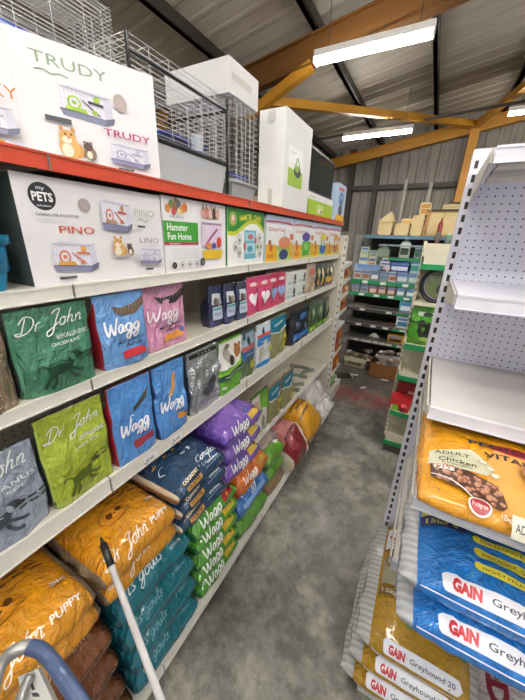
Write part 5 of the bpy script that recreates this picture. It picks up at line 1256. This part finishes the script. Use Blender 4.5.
wirepanel(t,(-1.12,5.08,1.66),(0,1,0),(0,0,1),.45,.55,14,10,.003,metal('a9a9a0',.4)); wirepanel(t,(-1.12,5.56,1.66),(.17,-.1,0),(0,0,1),1,.55,14,8,.003,metal('a9a9a0',.4)); t.build('side_mesh',parent=BK)
# rows of small packets
pk=['a87560','8f8a86','a06a52','c9c6c0','5f7f9a','b58a74','7c8fa8','94584a']
def packet(x,y,z,w,h,d,c1,c2,label,group,cat='packet',name='treat_packet'):
    b=MB(); b.box((x-w/2,y,z),(x+w/2,y+d,z+h),card(c1)); b.box((x-w*.38,y-.002,z+h*.15),(x+w*.38,y,z+h*.55),ink(c2)); b.box((x-w*.42,y-.002,z+h*.66),(x+w*.42,y,z+h*.88),ink('5f7fb0' if c1!='5f7f9a' else 'dfe4e8'))
    o=b.build(name,origin=(x,y+d/2,z)); return tag(o,label,cat,group)
r=random.Random(4)
poss=['leftmost','second from the left','third from the left','fourth from the left','fifth from the left','sixth from the left','seventh from the left','eighth from the left']
cols1=[('c9c6c0','a87560'),('b9b4ae','a06a52'),('8f8a96','dfe4e8'),('9a9498','5f7f9a'),('c9c6c0','94584a'),('7f95a8','cfd6d2'),('7f95a8','b6cfc0')]
for i in range(7):
    w=.125 if i<5 else .17; x=-1.03+.135*i+(.03*(i-5) if i>5 else 0)
    packet(x,5.12,-.585+H,w,.153,.1,cols1[i][0],cols1[i][1],'small printed packet, %s on the upper green-edged far shelf'%poss[i],'small packets on the upper green-edged far shelf')
cols2=[('a9a6a6','8f8a86'),('a3a3a8','6d7f8f'),('b57a66','d9c9b8'),('b07260','cfbcae'),('a56a58','d9c9b8'),('7f9fb0','e0e4e0'),('6d94a8','dfe6e4')]
for i in range(7):
    x=-1.03+.138*i; packet(x,5.12,-.79+H,.12,.125,.1,cols2[i][0],cols2[i][1],'small printed packet, %s on the lower green-edged far shelf'%poss[i],'small packets on the lower green-edged far shelf')
for i,(x,w,h,c1,c2,lb) in enumerate(((-.85,.5,.08,'8fb0d6','6f93c4','flat pale blue tray pack lying over the upper row of packets'),(-.42,.30,.15,'1f3fa0','dfe4f2','deep blue box with white marks above the upper row of packets'),(-.62,.18,.14,'e6e2e4','c9c2c6','white box left of the deep blue box on the far unit'),(-.17,.26,.20,'9fc6d0','3f8f86','pale blue and green packet standing right of the deep blue box'))):
    packet(x,5.125,-.43+H,w,h,.10,c1,c2,lb,None,'box','boxed_pack')
# bottle, cartons and jars above
def jerry(x,y,z,w,h,d,c,label,cap='dfe2dc'):
    o=root('plastic_bottle',(x,y,z),label,'bottle'); b=MB(); loft(b,[(w,d,0,.02),(w*1.0,d,h*.72,.02),(w*.7,d*.7,h*.86,.02),(w*.3,d*.5,h*.9,.01)],metal(c,.35)); b.build('body',parent=o)
    b=MB(); b.cyl((0,0,h*.9),w*.15,h*.1,metal(cap,.4),12); b.build('cap',parent=o); b=MB(); b.box((-w*.35,-d/2-.002,h*.15),(w*.35,-d/2,h*.5),ink('5a6a5c')); b.build('label',parent=o)
jerry(-.40,5.22,-.22+H,.15,.27,.1,'c9d4c6','pale square bottle on the short far shelf, under the wooden boxes')
jerry(-.72,5.38,-.43+H,.20,.40,.14,'8fa08a','grey green canister left of the pale square bottle','5a6a5a')
for i in range(4):
    packet(-.22+.09*i,5.2,-.22+H,.08,.15,.1,'a9bfae','3f8f66','narrow green and white packet, %s of four beside the pale square bottle'%['first','second','third','fourth'][i],'narrow green and white packets beside the pale bottle')
for i,(x,z,w,h,c1,c2,lb) in enumerate(((-1.0,-.43,.14,.2,'c9d0b4','e0d9b4','cream green pack at the left end of the far unit, front of the mesh'),(-.86,-.43,.12,.19,'e0cfae','d98a4a','peach pack behind the left blue tray pack'),(-.66,-.43,.10,.19,'d9dcc4','b5c49a','pale green pack right in front of the grey green canister'),(-1.0,-.228,.13,.14,'c3cdb4','9fb08a','upper pale green pack by the mesh panel'),(-.86,-.238,.12,.1,'cfd6c0','8fa07a','small pale pack on the upper left of the far unit'))):
    packet(x,5.27 if i!=2 else 5.26,z+H,w,h,.12 if i!=2 else .04,c1,c2,lb,None,'packet','boxed_pack')
for i,(z,h,c1,c2,lb) in enumerate(((-1.03,.17,'3f9fb8','dfe6ea','aqua and white pack at the right of the first dark shelf'),(-1.29,.18,'d9dfe6','3f7f9a','white and aqua pack at the right of the second dark shelf'),(-1.56,.13,'c99a1e','3a2c10','yellow pack at the right of the lowest dark shelf'))):
    packet(-.22-.0*i-(.06 if i==2 else 0),5.12,z+H,.2 if i<2 else .24,h,.14,c1,c2,lb,None,'packet','boxed_pack')
b=MB(); loft(b,[(.15,.08,0,.02),(.17,.09,.04,.02),(.05,.03,.09,.01)],M('b9b6a8',.4,0,.8,20,.3)); tag(b.build('crumpled_bag',loc=(-.62,5.2,-1.56+H)),'small crumpled pale bag alone on the lowest dark shelf','bag')
b=MB(); b.box((-.07,-.05,0),(.07,.05,.03),card('8a4a3a')); tag(b.build('flat_packet',loc=(-.38,5.2,-1.29+H)),'small flat reddish packet on the second dark shelf','packet')
b=MB(); b.box((-.09,-.05,0),(.09,.05,.03),card('a89a86')); tag(b.build('flat_packet',loc=(-.92,5.2,-1.03+H)),'small flat tan packet on the first dark shelf','packet')
# stack of hutches and wooden boxes on top
pine=M('c9a566',.55,0,.3,9); pine2=M('d6c08c',.55,0,.3,9); pine3=M('b9853c',.55,0,.3,9)
TZ=.095+H
def wbox(x,y,w,h,d,m,label,peak=0,name='wooden_box',z=TZ,rz=0):
    o=root(name,(x,y,z),label,'wooden box',rz=rz); b=MB(); b.box((-w/2,-d/2,0),(w/2,d/2,h),m)
    b.build('body',parent=o)
    f=MB(); t=.012
    for (a,c) in (((-w/2,-d/2-.006,0),(-w/2+t*1.5,-d/2,h)),((w/2-t*1.5,-d/2-.006,0),(w/2,-d/2,h)),((-w/2,-d/2-.006,h-t*2),(w/2,-d/2,h)),((-w/2,-d/2-.006,0),(w/2,-d/2,t*2)),((-w/2,-d/2-.006,h*.48),(w/2,-d/2,h*.48+t))): f.box(a,c,pine2)
    f.build('front_frame',parent=o)
    if peak:
        p=MB(); p.add([(-w/2-.01,-d/2-.01,h),(w/2+.01,-d/2-.01,h),(w*.25,-d/2-.01,h+peak),(-w/2-.01,d/2,h),(w/2+.01,d/2,h),(w*.25,d/2,h+peak)],[(0,1,2),(5,4,3),(0,2,5,3),(1,4,5,2),(0,3,4,1)],pine2); p.build('roof',parent=o)
    return o
wbox(-.74,5.35,.20,.20,.25,pine2,'pale wooden nest box with a sloping roof, leftmost on the far unit',.13)
wbox(-.50,5.35,.20,.17,.25,pine2,'low pale wooden box, second from the left on the far unit')
wbox(-.47,5.52,.16,.25,.1,pine,'small wooden box standing behind the low pale one')
wbox(-.30,5.35,.16,.28,.25,pine2,'tall pale wooden box, third from the left on the far unit')
wbox(-.24,5.36,.15,.17,.2,pine3,'orange wooden box standing on the tall pale one',z=TZ+.282)
o=root('rabbit_hutch',(.10,5.35,TZ+.0),'large slatted wooden hutch at the right, beside the slotted post','rabbit hutch')
b=MB(); b.box((-.27,-.15,0),(.30,.2,.33),pine); b.build('body',parent=o)
b=MB(); 
for i in range(3): b.box((-.25+.18*i,-.158,.02),(-.09+.18*i,-.15,.31),pine2)
b.box((-.27,-.165,.15),(.3,-.155,.175),pine2); b.build('door',parent=o)
b=MB(); b.box((-.30,-.18,.33),(.33,.22,.35),M('3a2c20',.6)); b.build('roof',parent=o)
b=MB(); b.tube([(-.30,-.17,0),(-.27,-.17,.35)],.02,pine3,n=4,smooth=False); b.build('corner_post',parent=o)
wbox(.14,5.35,.36,.06,.28,M('7a5a3c',.6,0,.3,9),'dark flat wooden crate lying on the hutch roof',z=TZ+.355,name='wooden_crate')
wbox(.17,5.35,.25,.025,.2,pine2,'pale thin board on top of the dark wooden crate',z=TZ+.42,name='wooden_board')
jerry(.0,5.03,-.034+H,.06,.36,.05,'8e2a22','slim dark red bottle in front of the hutch','5a1a16')
# (the bottle stands on the cream unit's upper shelf line)
for i,(x,c,lb) in enumerate(((.13,'4f7a6a','green bottle right of the slim dark red bottle'),(.21,'5f7fa0','blue bottle beside the green bottle and slotted post'))): jerry(x,5.03,-.034+H,.08,.17,.06,c,lb)
t=MB(); t.box((-.75,4.95,-.06+H),(.4,5.11,-.035+H),glass('9fb0b8',.6)); t.build('front_ledge',parent=BK)
t=MB(); t.box((bx0,5.255,-.45+H),(-.6,BYb,-.435+H),dg); t.build('shelf',parent=BK)

# ------- clutter on the floor below the far unit
kraft=M('8a5a2c',.7,0,.2,12); 
def openbox(name,label,x0,x1,y0,y1,h,m,rz=0,flap=True):
    cx_,cy_=(x0+x1)/2,(y0+y1)/2; o=root(name,(cx_,cy_,0),label,'box',rz=rz); w,d=x1-x0,y1-y0; b=MB(); t=.006
    b.box((-w/2,-d/2,0),(w/2,-d/2+t,h),m); b.box((-w/2,d/2-t,0),(w/2,d/2,h),m); b.box((-w/2,-d/2,0),(-w/2+t,d/2,h),m); b.box((w/2-t,-d/2,0),(w/2,d/2,h),m); b.box((-w/2,-d/2,0),(w/2,d/2,.01),m); b.build('body',parent=o)
    if flap:
        f=MB(); f.hexa([(-w/2,-d/2-.002,h-.06),(w/2,-d/2-.002,h-.06),(w/2,-d/2,h),(-w/2,-d/2,h),(-w/2,-d/2-.03,h-.07),(w/2,-d/2-.03,h-.07),(w/2,-d/2-.006,h+.002),(-w/2,-d/2-.006,h+.002)],m); f.build('flap',parent=o)
    return o
openbox('cardboard_box','brown cardboard box on the floor under the far unit',-.57,.10,4.87,5.25,.24,kraft,flap=False)
openbox('white_box','worn white carton of packets on the floor left of the brown cardboard box',-1.04,-.66,5.06,5.35,.19,M('b5ae94',.6,0,.3,12))
b=MB(); b.box((-.97,5.052,.05),(-.74,5.056,.15),ink('8a7350')); tag(b.build('carton_print',origin=(-.85,5.054,.05)),'brown printed panel on the worn white carton','box print')
r=random.Random(9); jc=['8f8478','a59a90','9a5a50','b8aca2','7a6a5e','c3b8ae','6e5d52','a8867a','b09a62']
lj=0
for i in range(34):
    if i<22: x=-.50+.56*r.random(); y=4.92+.27*r.random(); z=.16+.10*(i%3)+.05*r.random()
    else: x=-1.02+.38*r.random(); y=5.1+.2*r.random(); z=.14+.06*(i%3)
    w,h,d=.08+.05*r.random(),.02+.03*r.random(),.06+.05*r.random()
    b=MB(); loft(b,[(w*.8,d*.8,0,.01),(w,d,h*.4,.012),(w*.75,d*.7,h,.01)],film(r.choice(jc))); b.box((-w*.25,-d*.3,h),(w*.25,d*.2,h+.001),ink('d9d0c4'))
    o=b.build('loose_packet',loc=(x,y,z),rot=(r.uniform(-.4,.4),r.uniform(-.4,.4),r.uniform(0,3)))
    tag(o,'loose crumpled packet heaped in the brown cardboard box' if i<22 else 'loose crumpled packet heaped in the worn white carton','packet','loose packets heaped in the brown box' if i<22 else 'loose packets heaped in the worn white carton')
carton('white_carton','pale carton standing in the brown cardboard box among loose packets','box',(-.27,5.06,.012),.34,.16,.33,0,col='a8a09a')
o=root('black_tray',(-.93,4.62,0),'black flat tray with pale edges lying on the floor by the white carton','tray',rz=.5)
b=MB(); b.box((-.13,-.09,0),(.13,.09,.012),metal('2a2724',.4)); b.build('body',parent=o); b=MB(); b.box((-.14,-.10,0),(-.125,.10,.022),metal('b9b4a8',.4)); b.box((.125,-.10,0),(.14,.10,.022),metal('b9b4a8',.4)); b.build('edge',parent=o)
for i,(x,y,a,lb) in enumerate(((-.78,4.75,.3,'white paper strip on the floor behind the black flat tray'),(-.55,4.35,1.0,'small white paper scrap on the dark floor before the cardboard box'),(-.30,4.82,.1,'pale scrap at the foot of the brown cardboard box'),(-.72,2.68,.2,'tiny white scrap on the floor by the yellow sack'))):
    b=MB(); s=.06 if i!=3 else .014; b.add([(-s,-s*.3,.001),(s,-s*.35,.001),(s*1.1,s*.3,.004),(-s*.8,s*.35,.002),(-s,-s*.3,.003),(s,-s*.35,.003),(s*1.1,s*.3,.006),(-s*.8,s*.35,.004)],[(3,2,1,0),(4,5,6,7),(0,1,5,4),(1,2,6,5),(2,3,7,6),(3,0,4,7)],card('e0ddd6')); tag(b.build('paper_scrap',loc=(x,y,.0),rot=(0,0,a)),lb,'scrap')

# ================================================================== NEAR FOREGROUND: white pole and metal trolley handle
def ray(px,py,depth):
    c=Vector(((px-262.5)/296.4,-(py-350)/296.4,-1))*depth
    Mx=Matrix(((0.87468379,-0.19881419,0.44204206),(0.48357367,0.29598044,-0.82374273),(0.03293595,0.93427432,0.3550306)))
    return Mx@c+Vector((0,0,H))
def smooth3(p,n=5):
    out=[]; Q=[p[0]]+p+[p[-1]]
    for i in range(1,len(Q)-2):
        a,b,c,d=Q[i-1],Q[i],Q[i+1],Q[i+2]
        for k in range(n):
            t=k/n; out.append(tuple(.5*(2*b[j]+(-a[j]+c[j])*t+(2*a[j]-5*b[j]+4*c[j]-d[j])*t*t+(-a[j]+3*b[j]-3*c[j]+d[j])*t**3) for j in range(3)))
    out.append(p[-1]); return out
p0=ray(102,541,1.02); p1=ray(157,690,.80); dvec=(p1-p0).normalized(); pend=p1+dvec*((p1.z-.02)/max(.05,-dvec.z))
o=root('brush_pole',tuple(pend),'white pole with a black plastic tip leaning over the sacks','broom handle',world=True)
b=MB(); b.tube([p0+dvec*.085,pend],.0100,metal('d6d4d2',.3),n=14); b.build('shaft',parent=o)
b=MB(); b.tube([p0,p0+dvec*.01,p0+dvec*.012,p0+dvec*.09],[.006,.008,.012,.012],metal('151413',.35),n=14); b.tube([p0-dvec*.012,p0+dvec*.005],.005,metal('151413',.35),n=8); b.build('tip',parent=o)

T=root('metal_trolley',tuple(ray(40,690,.60)),'silver tubular trolley handle with a blue grip in the bottom left corner','trolley',world=True)
chrome=M('a9aaa6',.28,.6,.1,20); gripm=M('3d4d70',.35,0,.4,25,.2); pale=M('bdbcb6',.35,0,.1,12)
def RR(l): return [ray(*q) for q in l]
b=MB(); b.tube(RR(smooth3([(-14,760,.50),(-9,700,.54),(-3,672,.57),(8,656,.60),(24,647,.62),(36,648,.62)])) ,.0125,chrome,n=14); b.build('frame_tube',parent=T)
b=MB(); b.tube(RR(smooth3([(30,647,.62),(42,651,.615),(54,664,.60),(72,690,.57),(104,738,.52)])),.0135,gripm,n=14); b.build('grip',parent=T)
b=MB(); b.tube(RR(smooth3([(10,780,.52),(14,735,.54),(20,700,.57),(30,676,.60)])),.009,chrome,n=10); b.build('frame_tube',parent=T)
pl=[ray(20,676,.61),ray(40,668,.615),ray(84,760,.54),ray(40,770,.54)]
nrm=(pl[1]-pl[0]).cross(pl[3]-pl[0]).normalized()*.006
b=MB(); b.hexa([p+nrm for p in pl]+[p-nrm for p in pl],pale); 
def plm(u,v,o):
    q=pl[0].lerp(pl[1],u).lerp(pl[3].lerp(pl[2],u),v); s_=1 if nrm.dot(Vector((0,0,H))-q)>0 else -1
    return q+nrm*s_*(1+o*200)
P=Print(b,plm,step=0,off=.0006,lay=.0002); dkm=ink('3a3c3e')
P.poly([(.30,.10),(.55,.11),(.58,.20),(.45,.20),(.45,.15),(.3,.16)],dkm); P.poly([(.38,.22),(.62,.24),(.66,.29),(.42,.27)],dkm); P.rect(.42,.32,.50,.36,dkm); P.rect(.56,.33,.64,.37,dkm); P.rect(.62,.40,.70,.44,dkm)
b.build('plate',parent=T)

# ================================================================== CAMERA AND LIGHT
cd=bpy.data.cameras.new('camera'); cam=bpy.data.objects.new('camera',cd); COL.objects.link(cam)
cd.sensor_fit='HORIZONTAL'; cd.sensor_width=36; cd.lens=296.4/525*36; cd.clip_start=.02
Mx=Matrix(((0.87468379,-0.19881419,0.44204206),(0.48357367,0.29598044,-0.82374273),(0.03293595,0.93427432,0.3550306)))
cam.matrix_world=Matrix.Translation((0,0,H))@Mx.to_4x4()
sc.camera=cam
wd=bpy.data.worlds.new('shop_surroundings'); sc.world=wd; wd.use_nodes=True
bg=wd.node_tree.nodes['Background']; bg.inputs[0].default_value=(1,.99,.98,1); bg.inputs[1].default_value=.28
sc.view_settings.view_transform='Standard'; sc.view_settings.look='None'; sc.view_settings.exposure=1.0; sc.view_settings.gamma=1
sc.view_settings.use_curve_mapping=False
